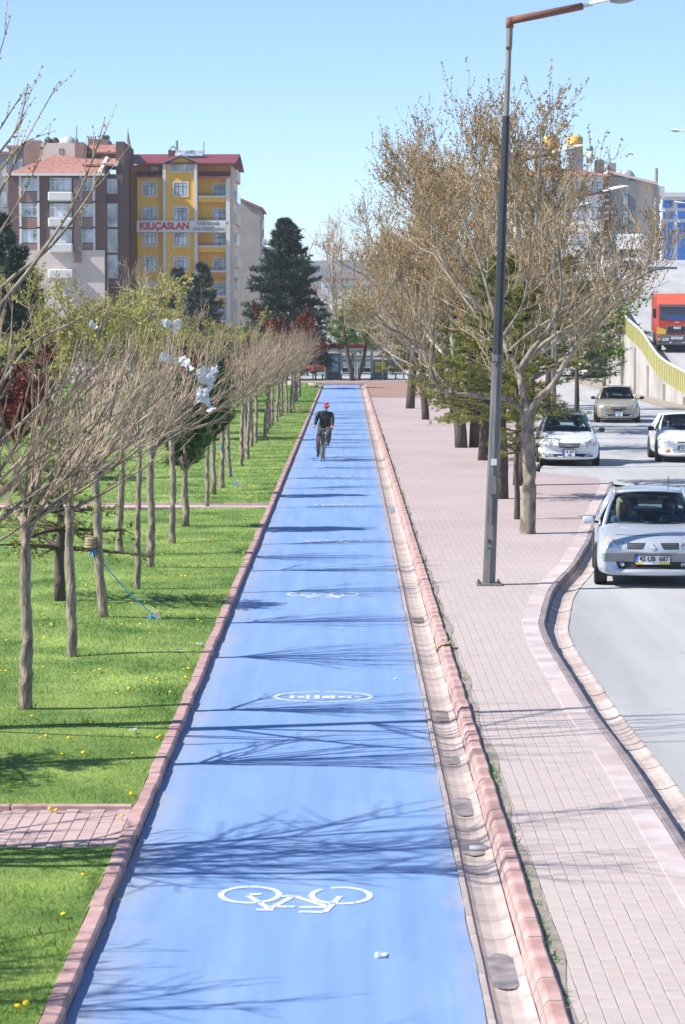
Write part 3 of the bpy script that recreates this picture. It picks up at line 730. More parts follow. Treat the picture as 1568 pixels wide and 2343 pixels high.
# --- plane trees: pale flaking limbs and a brown haze of old seed balls
def plane_crown(r, t, tw, bd, limbs, n2=9, n3=7, n4=3, l2=1.6, l3=.85, l4=.45, bs=.075, up=.10, buds=4):
    for pts, ra, rb in limbs:
        t.tube(pts, taper(len(pts), ra, rb), 8, False)
        for a in range(n2):
            q, d = pick(pts, r.uniform(.18,1.0)); d2 = d*.7 + rdir(r)*.75 + Vector((0,0,.25))
            s2 = limb(r, q, d2, l2*r.uniform(.6,1.25), 5, .15, up)
            t.tube(s2, taper(6,max(.012,rb*.55),.008), 5, False)
            for c in range(n3):
                q3, d3 = pick(s2, r.uniform(.12,1.0)); s3 = limb(r, q3, d3*.6+rdir(r)*.7+Vector((0,0,.3)), l3*r.uniform(.5,1.25), 4, .12, up)
                tw.tube(s3, taper(5,.0085,.004), 3, False)
                for f in range(n4):
                    q4, d4 = pick(s3, r.uniform(.1,1)); s4 = limb(r, q4, d4*.7+rdir(r)*.6+Vector((0,0,.35)), l4*r.uniform(.5,1.3), 3, .10, up*.6)
                    tw.tube(s4, taper(4,.005,.0025), 3, False)
                    for g in range(buds):
                        q5, d5 = pick(s4, r.uniform(.05,1)); bud(bd, q5+rdir(r)*.015, d5+rdir(r)*1.2, bs*r.uniform(.5,1.15), r)
# front plane tree from the photograph's limbs
BP = P(1207,1220,Z_WALK); Yp = BP.y
def pl(pix, dy): 
    n = len(pix); return catmull([PY(x,y,Yp+dy*(i/(n-1))) for i,(x,y) in enumerate(pix)], 4)
r = random.Random(21); t = MB(); tw = MB(); bd_ = MB()
trunk = catmull([PY(1207,1226,Yp),PY(1208,1190,Yp),PY(1212,1091,Yp),PY(1208,1010,Yp),PY(1209,935,Yp)], 5)
rt = [lerp(.165,.125,min(1,i/12)) * (1.22 if i == 0 else 1.08 if i == 1 else 1) * r.uniform(.97,1.04) for i in range(len(trunk))]; rt[-1] *= 1.12; rt[-2] *= 1.1
t.tube(trunk, rt, 12)
LB = [(pl([(1208,945),(1196,890),(1186,848),(1165,810),(1150,770),(1127,702),(1099,605),(1052,480)], .8), .085,.018),
      (pl([(1186,850),(1224,792),(1252,758),(1279,699),(1286,657),(1276,560),(1262,470)], -.9), .062,.014),
      (pl([(1167,806),(1180,790),(1224,754),(1293,712),(1421,633),(1495,590)], 1.2), .045,.012),
      (pl([(1213,945),(1232,912),(1266,879),(1293,830),(1325,775),(1363,723),(1405,660),(1440,600)], -.5), .078,.014),
      (pl([(1190,844),(1245,785),(1321,737),(1380,681),(1450,640),(1500,615)], .6), .05,.012),
      (pl([(1205,950),(1165,914),(1116,909),(1071,902),(1026,900),(1002,879),(978,820),(969,778),(985,735)], -1.0), .052,.012),
      (pl([(1002,880),(975,800),(930,770),(880,740),(850,705)], -.6), .022,.008),
      (pl([(1150,770),(1195,700),(1210,620),(1215,520)], -1.5), .035,.01)]
plane_crown(r, t, tw, bd_, LB, 8, 5, 3, 1.15, .62, .34, .042, .10, 4)
e = empty('plane_tree', (0,0,0), 0, 'front plane tree with pale flaking limbs, standing on the pavement behind the lamp post', 'tree', 'plane trees along the pavement')
t.build('trunk','bark_plane',e,True); tw.build('twigs','twig_brown',e); bd_.build('buds','bud_brown',e)
def plane_tree(seed, H, R, fork=2.6, nl=9):
    r = random.Random(seed); t = MB(); tw = MB(); bd = MB()
    tr = limb(r, (0,0,-.1), (0.03,0,1), fork+.1, 5, .04); t0 = MB(); t0.tube(tr, taper(6,.21,.16), 10)
    limbs = []
    ld = limb(r, tr[-1], (0,0,1), H-fork-1.2, 9, .10, .05); limbs.append((ld,.12,.02))
    for i in range(nl):
        az = 2*math.pi*(i+r.uniform(-.3,.3))/nl; el = rad(r.uniform(12,58))
        st = tr[-1] if i < 4 else pick(ld, r.uniform(.05,.45))[0]
        d = Vector((math.cos(az)*math.cos(el), math.sin(az)*math.cos(el), math.sin(el)))
        limbs.append((limb(r, st, d, R*r.uniform(.85,1.15), 8, .12, .055), .068, .015))
    for i in range(4):
        st, _ = pick(ld, r.uniform(.45,.85)); az = r.uniform(0,6.28)
        limbs.append((limb(r, st, Vector((math.cos(az)*.75,math.sin(az)*.75,.7)), R*.55, 6, .12, .09), .05, .012))
    plane_crown(r, t, tw, bd, limbs, 10, 7, 3, R*.36, .85, .50, .062, .10, 7)
    return [('trunk', t0.mesh('plane_trunk','bark_dark',True)), ('limbs', t.mesh('plane_limbs','bark_pale',True)), ('twigs', tw.mesh('plane_twigs','twig_brown')), ('buds', bd.mesh('plane_buds','bud_brown'))]
PV = [plane_tree(3, 9.8, 4.0), plane_tree(8, 9.0, 4.2)]
for x, y, k, s, rz, lb in [(4.3,61,0,1.0,.4,'tall brown-budded plane tree directly behind the front plane tree'),(3.7,80,1,1.02,2.0,'wide plane tree with white limbs leaning over the blue path'),
                       (5.1,97,0,1.14,3.6,'plane tree in the middle of the brown mass above the cedars'),(3.0,118,1,1.12,5.0,'far plane tree whose boughs droop beside the path end'),(3.3,104,1,.80,2.7,'low plane tree filling the left flank of the brown mass')]:
    tree_thing('plane_tree', PV[k], (x,y,Z_WALK), rz, s, lb, 'tree', 'plane trees along the pavement')

# --- conifers
def tuft(b, p, d, L, w, r, k=3, mi=0):
    for i in range(k):
        dd = (d + rdir(r)*.75).normalized(); s = dd.cross(rdir(r)).normalized()*w
        b.add([p-s, p+s, p+dd*L*r.uniform(.7,1.2)], [(0,1,2)], mi)
def conifer(seed, H, R, base, needle, tiers=14, per=7, sub=9, L=.13, w=.02, droop=.0, r0=.16, shape=1.0, bark='bark_dark', k=3, lean=0, nm='conifer', npts=3, flat=.35, top=.08, elv=.08):
    r = random.Random(seed); t = MB(); nd = MB()
    tr = [Vector((lean*(i/8)**1.3 + r.gauss(0,.015), r.gauss(0,.015), H*i/8-.05*(i==0))) for i in range(9)]
    t.tube(tr, [r0*1.2]+taper(8,r0,.015), 9)
    for a in range(tiers):
        f = (a+r.uniform(-.3,.3))/(tiers-1); f = min(1,max(0,f)); z = lerp(base,H*.985,f); rr = R*((1-f)**shape)*(1) + top*R
        c, _ = pick(tr, min(.999,z/H))
        for i in range(per if f < .75 else max(4,per-3)):
            az = r.uniform(0,6.28); el = lerp(elv,.65+elv,f)+r.gauss(0,.12)
            d = Vector((math.cos(az),math.sin(az),el)); Lb = rr*r.uniform(.65,1.15)
            pts = limb(r, c, d, Lb, 5, .09, -droop-.015)
            t.tube(pts, taper(6,.028*(1-f)+.012,.006), 4, False)
            for s_ in range(sub):
                q, dd = pick(pts, r.uniform(.15,1)); sd = dd.cross(Vector((0,0,1)))*r.choice((-1,1))*r.uniform(.3,1) + dd*.7 + Vector((0,0,r.gauss(.05,flat*.5)))
                sl = r.uniform(.12,.30)*Lb+.12; tp = limb(r, q, sd, sl, 2, .12, -droop*.5)
                for g in range(npts):
                    q2, d2 = pick(tp, r.uniform(.05,1)); tuft(nd, q2+rdir(r)*.02, d2+Vector((0,0,.35)), L, w, r, k)
            for g in range(4): 
                q2, d2 = pick(pts, r.uniform(.6,1)); tuft(nd, q2, d2, L, w, r, k)
    for g in range(12): tuft(nd, tr[-1]-Vector((0,0,r.uniform(0,.3))), Vector((0,0,1)), L, w, r, k)
    return [('trunk', t.mesh(nm+'_trunk',bark,True)), ('needles', nd.mesh(nm+'_needles',needle))]
CV = [conifer(31,5.4,1.55,1.2,'needle_cedar',13,9,15,.12,.011,.02,.15,.75,npts=5,k=5), conifer(35,6.4,1.75,2.15,'needle_cedar',13,9,14,.12,.011,.015,.16,.7,npts=5,k=5)]
for px, py, k, s, rz, lb in [(1150,1140,1,.86,0,'dark green cedar with layered branches just left of the front plane trunk'),(1183,1187,1,(.36,.36,.62),1.5,'slender cedar with a thin leaning stem beside the front plane trunk'),
                         (1108,1052,0,1.05,3.1,'cedar with a thick slanted gnarled trunk behind the lamp post'),(1087,1022,0,1.1,2.2,'cedar whose low boughs reach over the pavement toward the blue path'),
                         (1010,925,1,1.25,4.0,'olive cedar beside the red earth at the far end of the pavement'),(1255,985,1,1.15,5.2,'cedar standing at the roadside behind the white saloon'),
                         (985,912,0,.60,1.0,'short bushy cedar at the edge of the red earth patch'),(1040,960,0,1.2,1.2,'broad cedar in the middle of the pavement trees')]:
    p = P(px,py,Z_WALK); tree_thing('cedar_tree', CV[k], (p.x,p.y,Z_WALK), rz, s, lb, 'tree', 'cedars along the pavement')
p = P(1100,1050,Z_WALK)
PN = [conifer(41,2.3,.60,1.0,'needle_pine',7,7,7,.19,.007,-.10,.07,.3,'bark_grey',13,npts=4,top=.5,elv=.7,flat=.9), conifer(44,6.5,1.9,1.9,'needle_pine',10,8,12,.20,.010,-.03,.13,.5,'bark_dark',8,npts=4,top=.4), conifer(43,2.9,.48,1.4,'needle_pine',7,7,7,.19,.007,-.10,.065,.4,'bark_grey',13,npts=4,top=.4,elv=.7,flat=.9)]
for px, py, k, s, lb in [(425,1205,0,1.08,'small dark pine with round needle tufts between the bare trees on the lawn'),(489,1128.5,2,1.0,'small green pine sticking up behind the caught plastic bag')]:
    p = P(px,py,.09); tree_thing('pine_tree', PN[k], (p.x,p.y,lawn_z(p.x,p.y)-.02), rng.uniform(0,6), s, lb, 'tree', 'small pines in the lawn row')
p = P(1320,950,Z_WALK); tree_thing('pine_tree', PN[1], (p.x,p.y,Z_WALK), 1.0, .85, 'dark pine with clear trunk at the kerb beyond the white saloon', 'tree')
p = P(139,1380,.09); DC = conifer(47,2.6,1.15,.75,'needle_cedar',9,6,11,.08,.008,.02,.075,.6,npts=4,k=5); 
tree_thing('cedar_tree', DC, (p.x,p.y,lawn_z(p.x,p.y)), 0, 1, 'young cedar with a black trunk behind the second bare trunk on the lawn', 'tree')
# Y-shaped pines and the great blue cedar at the path's end
BC = conifer(51,11.6,3.4,1.5,'needle_blue',26,13,17,.36,.045,.03,.22,.8,npts=4,nm='blue_cedar',k=4)
tree_thing('blue_cedar', BC, (-4.6,182,0), 0, 1.0, 'large blue-green cedar at the far end of the lawn', 'tree')
BC2 = conifer(52,8.5,2.3,.8,'needle_blue',18,9,11,.40,.08,.03,.2,.9,npts=3,nm='dark_fir')
tree_thing('dark_fir', BC2, (-11.5,196,0), 1, 1.02, 'dark fir in front of the yellow building', 'tree')
tree_thing('dark_fir', BC2, (-14.0,205,0), 3, 1.0, 'second dark fir left of the yellow building corner', 'tree')
tree_thing('dark_fir', BC2, (-18.2,130,0), 2, 1.12, 'dark fir at the left edge below the brown building', 'tree')
tree_thing('dark_fir', BC2, (-14.3,108,0), 4, .85, 'lower dark fir at the left edge above the red plum', 'tree')
def ypine(seed, lean, loc, lb):
    r = random.Random(seed); t = MB(); nd = MB()
    tr = [Vector((lean*f*2.2*(1-.3*f), r.gauss(0,.02), 5.2*f-.05*(f==0))) for f in [i/7 for i in range(8)]]; t.tube(tr, taper(8,.20,.07), 8)
    for i in range(12):
        q, d = pick(tr, r.uniform(.5,1)); az = r.uniform(0,6.28); pts = limb(r, q, (math.cos(az),math.sin(az),.2), r.uniform(.4,1.0), 4, .15, .03); t.tube(pts, taper(5,.03,.01), 4, False)
        for g in range(34):
            q2, d2 = pick(pts, r.uniform(.3,1)); tuft(nd, q2+rdir(r)*.16, d2+Vector((0,0,.4)), .20, .022, r, 5)
    e = empty('slanted_pine', loc, 0, lb, 'tree'); t.build('trunk','bark_dark',e,True); nd.build('needles','needle_pine',e)
p = P(808,871,.03); ypine(61, -.55, (p.x,p.y,.03), 'left-slanting pine trunk at the path end before the bus shelter')
p = P(812,871,.03); ypine(62, .62, (p.x+.25,p.y+.5,.03), 'right-slanting pine trunk at the path end before the bus shelter')
p = P(950,876,.03); DRY = conifer(66,4.2,1.7,1.0,'needle_dry',10,8,11,.22,.025,.02,.12,.5,npts=4,top=.35,k=4)
tree_thing('dry_conifer', DRY, (p.x,p.y,.06), 0, 1, 'rusty olive conifer right of the bus shelter', 'tree')
# --- leafy and bare trees behind the lawn
def leafy(seed, H, R, n, lf, tw_m='twig_brown', ls=.16, trunk=1.4, up=.10, nm='leafy', dens=1.0, bark='bark_grey', n2=7, n3=5, weep=0.0):
    r = random.Random(seed); t = MB(); lv = MB(); tw = MB()
    tr = limb(r, (0,0,-.1), (0,0,1), trunk+.1, 3, .05); t.tube(tr, taper(4,.02*H,.015*H), 7)
    for i in range(n):
        az = 2*math.pi*(i+r.uniform(-.4,.4))/n; el = rad(r.uniform(25,82)); d = Vector((math.cos(az)*math.cos(el),math.sin(az)*math.cos(el),math.sin(el)))
        Lb = (H-trunk)*r.uniform(.6,1.0)*(1 if el > .9 else R/(H-trunk)*1.2)
        pts = limb(r, tr[-1], d, Lb, 6, .12, up*.5); t.tube(pts, taper(7,.011*H,.003*H), 5, False)
        for j in range(n2):
            q, dd = pick(pts, r.uniform(.2,1)); p2 = limb(r, q, dd*.6+rdir(r)*.7+Vector((0,0,.2)), Lb*r.uniform(.2,.45), 4, .14, up-weep); tw.tube(p2, taper(5,.0035*H,.0012*H), 3, False)
            for k in range(n3):
                q2, d2 = pick(p2, r.uniform(.1,1)); p3 = limb(r, q2, d2*.7+rdir(r)*.6, Lb*r.uniform(.08,.2)*(1+2*weep), 3, .12, up*.6-weep*1.5); tw.tube(p3, taper(4,.0016*H,.0008*H), 3, False)
                for l in range(int(5*dens)):
                    q3, d3 = pick(p3, r.random()); leaf(lv, q3+rdir(r)*.05, d3*.4+rdir(r), ls*r.uniform(.6,1.3), ls*.32, r)
    out = [('trunk', t.mesh(nm+'_trunk',bark,True)), ('twigs', tw.mesh(nm+'_twigs',tw_m))]
    if dens > 0: out.append(('leaves', lv.mesh(nm+'_leaves',lf)))
    return out
WL = [leafy(71,6.5,3.2,10,'leaf_yellow','twig_gold',.14,1.2,nm='willow',dens=1.8,n2=10,n3=8), leafy(72,7.2,2.6,9,'leaf_yellow','twig_gold',.13,1.4,nm='willow',dens=1.2,n2=10,n3=8)]
PLM = leafy(73,3.6,1.7,10,'leaf_red','bark_dark',.14,.9,nm='plum',dens=2.6,n2=8,n3=7)
BR = [leafy(74,8.5,3.0,9,None,'twig_brown',.1,1.6,nm='bare',dens=0,n2=10,n3=8), leafy(75,7.0,2.8,9,None,'twig_grey',.1,1.5,nm='bare',dens=0,n2=10,n3=8)]
for x,y,k,s,lb in [(-9.6,98,0,.80,'yellow-green willow behind the middle of the bare lawn row'),(-12.8,104,1,.86,'tall yellow-green willow below the brown building'),(-7.6,112,1,.74,'golden-twigged willow below the yellow building banner'),
                 (-16.2,118,0,.95,'broad yellow-green willow at the left behind the lawn'),(-5.9,128,0,.66,'low yellow-green willow left of the blue cedar'),(-10.5,138,1,.92,'yellow-green willow farther back below the yellow building'),(-6.6,90,1,.60,'small yellow-twigged willow above the caught plastic bags'),(-14.5,150,0,.95,'far yellow-green willow below the gap between brown and yellow buildings')]:
    tree_thing('willow_tree', WL[k], (x,y,.05), rng.uniform(0,6), s*1.16, lb, 'tree', 'yellow-green willows behind the lawn')
for x,y,s,lb in [(-8.9,63,.95,'dark red plum tree at the left edge behind the lawn row'),(-5.0,86,.92,'dark red plum behind the caught plastic bags'),(-3.35,157,1.42,'dark red plum tree before the blue cedar'),(-4.7,112,.9,'red plum showing through the middle of the bare row')]:
    tree_thing('plum_tree', PLM, (x,y,.05), rng.uniform(0,6), s, lb, 'tree', 'red-leaved plum trees')
for x,y,k,s,lb in [(-15.5,190,0,.95,'bare tree rising in front of the gap between the two tall buildings'),(-18.5,175,1,1.0,'bare tree in front of the brown building ground floor'),(-11.0,170,1,.9,'bare tree in front of the yellow building lower floors'),
                 (-0.6,225,0,1.45,'tall leafless tree right of the blue cedar against the sky'),(1.6,240,1,1.5,'leafless tree behind the bus shelter roof'),(-22,165,0,.85,'bare tree in front of the brown building at the left'),(-7.9,205,1,.9,'bare tree below the grey gable wall'),(3.2,205,1,1.1,'bare tree behind the right end of the bus shelter')]:
    tree_thing('leafless_tree', BR[k], (x,y,0), rng.uniform(0,6), s, lb, 'tree', 'leafless trees far behind')
WV = leafy(77,9.0,3.4,10,'leaf_lime','twig_brown',.26,2.2,nm='weeping',dens=1.6,n2=9,n3=6,weep=.22)
tree_thing('weeping_willow', WV, (16.4,158,0), 0, .78, 'lime-green weeping willow hanging over the ramp wall', 'tree', 'weeping willows')
tree_thing('weeping_willow', WV, (.4,196,0), 2, .78, 'lime-green weeping willow behind the bus shelter', 'tree', 'weeping willows')

for (x,y,k,s,rz,lb) in ((-5.3,17.7,0,.66,1.0,'bare tree out of frame left, branches shading the path near paver strip'),(-5.2,13.4,1,.66,2.4,'bare tree out of frame, thin branch shadow at bottom of path')):
    tree_thing('leafless_tree', BR[k], (x,y,.07), rz, s, lb, 'tree', 'leafless trees left of the frame')

tree_thing('cedar_tree', DC, (-5.2,21.3,.07), 2, (1.15,1.15,1.0), 'young cedar out of frame left, shading the lawn above the paver strip', 'tree')

b = MB(); rr_ = random.Random(9)
spots = [P(px,py,.07) for px,py,_ in yp[:14]] + [Vector((-1.9-rr_.random()**1.3*.12*y,y,0)) for y in [rr_.uniform(15,60) for _ in range(60)]]
for c in spots:
    k = rr_.randint(25,70); sp_r = rr_.uniform(.08,.25)
    for j_ in range(k):
        x = min(-1.80,c.x+rr_.gauss(0,sp_r)); y = c.y+rr_.gauss(0,sp_r*1.4)
        if sp1[0]-.1 < y < sp1[1]+.15 or sp2[0]-.1 < y < sp2[1]+.15: continue
        a = rr_.uniform(0,6.28); w = .005; h = rr_.uniform(.03,.085); z = lawn_z(x,y)-.01
        b.add([(x-w*math.cos(a),y-w*math.sin(a),z),(x+w*math.cos(a),y+w*math.sin(a),z),(x+rr_.gauss(0,.03),y+rr_.gauss(0,.03),z+h)],[(0,1,2)])
tag(b.build('grass_tufts','weed'), 'darker longer grass tufts round the trunks on the lawn', 'grass', kind='stuff')
# ------------------------------------------------------------------ buildings (pixel outlines measured on a facade plane at distance Y)
class Facade:
    def __init__(s, Y): s.Y = Y; s.k = Y/F
    def x(s, px): return PY(px, HOR, s.Y).x
    def z(s, py): return PY(VPX, py, s.Y).z
def bbox(b, f, x0, y0, x1, y1, depth, dy=0.0, mi=0):      # block whose front face covers the pixel box
    b.box(f.x(x0), f.x(x1), f.Y+dy, f.Y+dy+depth, max(-.3,f.z(y1)), f.z(y0), mi)
def window(par, f, x0, y0, x1, y1, dy=0.0, trim='trim_white', frame='window_frame', tw=.16, mull=1, trans=True, pane='pane'):
    X0, X1, Z0, Z1 = f.x(x0), f.x(x1), f.z(y1), f.z(y0); Y = f.Y+dy
    b = MB()
    if trim:
        for (a,c,d,e) in ((X0-tw,X1+tw,Z1,Z1+tw),(X0-tw,X1+tw,Z0-tw,Z0),(X0-tw,X0,Z0,Z1),(X1,X1+tw,Z0,Z1)): b.box(a,c,Y-.07,Y+.02,d,e)
        w = b.build('window', trim, par)
    else:
        b.box(X0,X1,Y-.02,Y+.02,Z0,Z1); w = b.build('window', frame, par)
    b = MB(); g = .055
    for (a,c,d,e) in ((X0,X1,Z1-g,Z1),(X0,X1,Z0,Z0+g),(X0,X0+g,Z0+g,Z1-g),(X1-g,X1,Z0+g,Z1-g)): b.box(a,c,Y-.055,Y-.01,d,e)
    for i in range(1,mull+1):
        xm = lerp(X0,X1,i/(mull+1)); b.box(xm-.035,xm+.035,Y-.055,Y-.01,Z0+g,Z1-g)
    if trans and Z1-Z0 > 1.2: zt = lerp(Z0,Z1,.72); b.box(X0+g,X1-g,Y-.050,Y-.012,zt-.03,zt+.03)
    b.build('frame', frame, w)
    MB().box(X0+.01,X1-.01,Y-.036,Y-.028,Z0+.01,Z1-.01).build('pane', pane, w)
    return w
# --- yellow dormitory
f = Facade(295); yb = empty('yellow_building', (0,0,0), 0, 'yellow apartment block with red metal roof and a white name banner', 'building')
b = MB(); bbox(b,f,316,405,383,825,14,0); bbox(b,f,383,372,450,825,14,-.5); bbox(b,f,450,400,528,825,14,1.3); b.build('wall','wall_yellow',yb)
b = MB(); bbox(b,f,292,374,530,824,13.5,1.9); b.build('upper_wall','wall_orange',yb)
b = MB(); bbox(b,f,283,440,316,824,10,3.0); b.build('recess_wall','wall_greyblue',yb)  # recess of the yellow block, its shade put into a grey-blue colour
b = MB()
for px in (378.5,449.5): bbox(b,f,px-3.2,372,px+4,824,1.0,-.75)
bbox(b,f,518,405,527,824,1.2,-.05); b.build('pilaster','trim_white',yb)
# main roof, gable roof and the two small pent roofs
def slab(name, par, pts, m, th=.18):
    b = MB(); up = [Vector(p)+Vector((0,0,th)) for p in pts]; n = len(pts)
    b.add([Vector(p) for p in pts]+up, [list(range(n))[::-1], [n+i for i in range(n)]] + [[i,(i+1)%n,n+(i+1)%n,n+i] for i in range(n)]); return b.build(name, m, par)
zr, ze = f.z(346), f.z(376)
rf = slab('roof', yb, [(f.x(288),f.Y-.9,ze),(f.x(540),f.Y-.9,ze),(f.x(545),f.Y+7,zr),(f.x(296),f.Y+7,zr)], 'roof_metal')
slab('roof_back', yb, [(f.x(296),f.Y+7,zr),(f.x(545),f.Y+7,zr),(f.x(548),f.Y+15,ze),(f.x(299),f.Y+15,ze)], 'roof_metal')
for (x0,x1,y0,y1) in ((314,378,392,405),(452,526,392,407)):
    slab('pent_roof', yb, [(f.x(x0),f.Y-.7,f.z(y1)),(f.x(x1),f.Y-.7,f.z(y1)),(f.x(x1),f.Y+1.88,f.z(y0)),(f.x(x0),f.Y+1.88,f.z(y0))], 'roof_metal', .15)
xa, xb, xm = f.x(376), f.x(457), f.x(417); za, zm = f.z(374), f.z(357)
for s_, (x0,x1) in enumerate(((xa,xm),(xm,xb))):
    slab('gable_roof', yb, [(x0,f.Y-1.1,za if s_ == 0 else zm),(x1,f.Y-1.1,zm if s_ == 0 else za),(x1,f.Y+3,zm if s_ == 0 else za),(x0,f.Y+3,za if s_ == 0 else zm)], 'wall_greyblue', .14)
MB().add([(f.x(383),f.Y-.5,f.z(374)),(f.x(450),f.Y-.5,f.z(374)),(xm,f.Y-.5,f.z(359))], [(0,1,2)]).build('gable','wall_yellow',yb)
for k in range(6):
    y = 417 + 57*k
    window(yb,f,329.5,y,358.5,y+29,0,'trim_white','window_frame',.18,2)
    window(yb,f,401,y+1,430,y+30,-.5,'trim_white','window_frame',.18,2)
    window(yb,f,489.5,y+3,515,y+30,1.3,'trim_white','window_frame',.18,1)
    b = MB(); bbox(b,f,455,y+34,519,y+45,1.2,.05); bb = b.build('balcony','wall_orange' if k % 2 else 'wall_yellow',yb)
    b = MB(); bbox(b,f,454,y+30,520,y+34,1.35,-.1); b.build('ledge','trim_white',bb)
    b = MB(); xx = f.x(456)
    while xx < f.x(519): b.box(xx,xx+.04,f.Y+.08,f.Y+.12,f.z(y+30),f.z(y+24)); xx += .28
    b.box(f.x(455),f.x(519),f.Y+.07,f.Y+.13,f.z(y+24.4),f.z(y+23.6)); b.build('railing','dark_metal',bb)
    window(yb,f,294,y+7,306.5,y+36,3.0,None,'window_white',.1,1)
for x0,x1 in ((392,412.5),(420.5,440.5)): window(yb,f,x0,374.5,x1,391,-.5,'trim_white','window_frame',.14,1,False)
window(yb,f,345,378,362,387,1.9,None,'window_white',.1,1,False)
for k in range(8):                      # stacked balconies on the right-hand side wall
    y = 384+50*k; MB().box(f.x(528),f.x(528)+.75,f.Y+2,f.Y+11,f.z(y+26),f.z(y)).build('side_balcony',('wall_beige','pane')[k%2],yb)
b = MB(); b.box(f.x(528),f.x(528)+.35,f.Y+1.35,f.Y+12,0,f.z(380)); b.build('side_wall','wall_beige',yb)
# roof things
p = f.x(418); MB().box(f.x(380),f.x(401),f.Y+5,f.Y+7,zr-.6,f.z(336)).build('chimney','wall_brown',yb)
b = MB(); b.tube([(f.x(379),f.Y+6,f.z(337)),(f.x(390),f.Y+6,f.z(325)),(f.x(402),f.Y+6,f.z(337))], .10, 5); b.tube([(f.x(399),f.Y+6,f.z(340)),(f.x(399),f.Y+6,f.z(312))], .16, 6); b.build('chimney_cowl','wall_greyblue',yb)
for k in range(4): 
    x0 = 398+k*16.3; slab('solar_panel', yb, [(f.x(x0),f.Y+3.2,f.z(352)),(f.x(x0+15),f.Y+3.2,f.z(352)),(f.x(x0+15),f.Y+5,f.z(338)),(f.x(x0),f.Y+5,f.z(338))], 'pane', .1)
MB().tube([(f.x(463),f.Y+5,f.z(350)),(f.x(463),f.Y+5,f.z(316))], .05, 5).build('antenna','dark_metal',yb)
# banner
bn = empty('name_banner', (0,0,0), 0, 'long white banner with red and grey lettering across the yellow building', 'banner')
X0, X1, Z0, Z1 = f.x(316), f.x(518), f.z(531.5), f.z(504.5)
MB().box(X0,X1,f.Y-1.0,f.Y-.82,Z0,Z1).build('cloth','trim_white',bn)
h = Z1-Z0
put_text('lettering','KILIÇASLAN',h*.80,'ink_red',bn,((f.x(322)+f.x(436))/2,f.Y-1.02,(Z0+Z1)/2+.02),ext=.01,bold=.05,sx=1.0)
put_text('small_lettering','YÜKSEK ÖĞRENİM',h*.36,'ink_grey',bn,(f.x(478),f.Y-1.02,lerp(Z0,Z1,.73)),ext=.01,bold=.015,sx=1.0)
put_text('small_lettering','ERKEK ÖĞRENCİ YURDU',h*.36,'ink_grey',bn,(f.x(479),f.Y-1.02,lerp(Z0,Z1,.27)),ext=.01,bold=.015,sx=1.0)
def fit(o, w):
    xs = [v.co.x for v in o.data.vertices]; k = w/(max(xs)-min(xs))
    for v in o.data.vertices: v.co.x *= k
fit(bn.children[1], f.x(435)-f.x(323)); fit(bn.children[2], f.x(503)-f.x(452)); fit(bn.children[3], f.x(514)-f.x(443))
# --- brown building
f = Facade(285); bb_ = empty('brown_building', (0,0,0), 0, 'brown apartment block with red tiled roofs and white balconies', 'building')
b = MB(); bbox(b,f,22,398,241,832,14); bbox(b,f,240,395,279,832,14,2.0); b.build('wall','wall_brown',bb_)
b = MB(); bbox(b,f,44,572,241,832,.6,-.35); b.build('base_wall','wall_cream',bb_)
b = MB(); bbox(b,f,262,318,281,832,13,3.2); b.build('side_wall','wall_brown',bb_)
ze = f.z(397); xs_ = [f.x(v) for v in (19,241)]
b = MB(); v = [(xs_[0],f.Y-.8,ze),(xs_[1],f.Y-.8,ze),(xs_[1],f.Y+8,ze+.2),(xs_[0],f.Y+8,ze+.2),(f.x(118),f.Y+5.5,f.z(346)),(f.x(236),f.Y+5.5,f.z(357))]
b.add(v, [(0,1,5,4),(1,2,5),(0,4,3),(3,4,5,2)]); b.build('roof','roof_tile',bb_)
b = MB(); b.box(xs_[0]-.1,xs_[1]+.1,f.Y-.95,f.Y-.7,ze-.25,ze+.02); b.build('gutter','trim_white',bb_)
slab('roof_verge', bb_, [(f.x(229),f.Y-.9,f.z(399)),(f.x(236),f.Y-.9,f.z(399)),(f.x(241),f.Y+5.4,f.z(356)),(f.x(234),f.Y+5.4,f.z(356))], 'trim_white', .3)
for (x0,y0,x1,y1,m,dy) in ((43,313,84,372,'wall_brown_light',5.8),(84,318,164,366,'wall_cream',5.6),(163,318,185,372,'wall_brown_light',5.2),(185,303,232,330,'wall_brown_light',9.5)):
    b = MB(); bbox(b,f,x0,y0,x1,y1,5,dy); b.build('roof_block',m,bb_)
window(bb_,f,126,331,137,344,5.6,None,'window_frame',.1,0,False)
b = MB(); bbox(b,f,185,338,270,372,6,6.5); b.build('attic_wall','wall_brown',bb_)
for (ya,yb_,da,db) in ((356,376,2.0,6.6),(318,342,6.2,10)):
    slab('upper_roof', bb_, [(f.x(186),f.Y+da,f.z(yb_)),(f.x(266 if ya > 340 else 272),f.Y+da,f.z(yb_)),(f.x(270 if ya > 340 else 275),f.Y+db,f.z(ya)),(f.x(190),f.Y+db,f.z(ya))], 'roof_tile', .22)
    slab('roof_verge', bb_, [(f.x(261 if ya > 340 else 268),f.Y+da-.1,f.z(yb_+1)),(f.x(267 if ya > 340 else 273),f.Y+da-.1,f.z(yb_+1)),(f.x(272 if ya > 340 else 277),f.Y+db,f.z(ya-1)),(f.x(266 if ya > 340 else 271),f.Y+db,f.z(ya-1))], 'trim_white', .32)
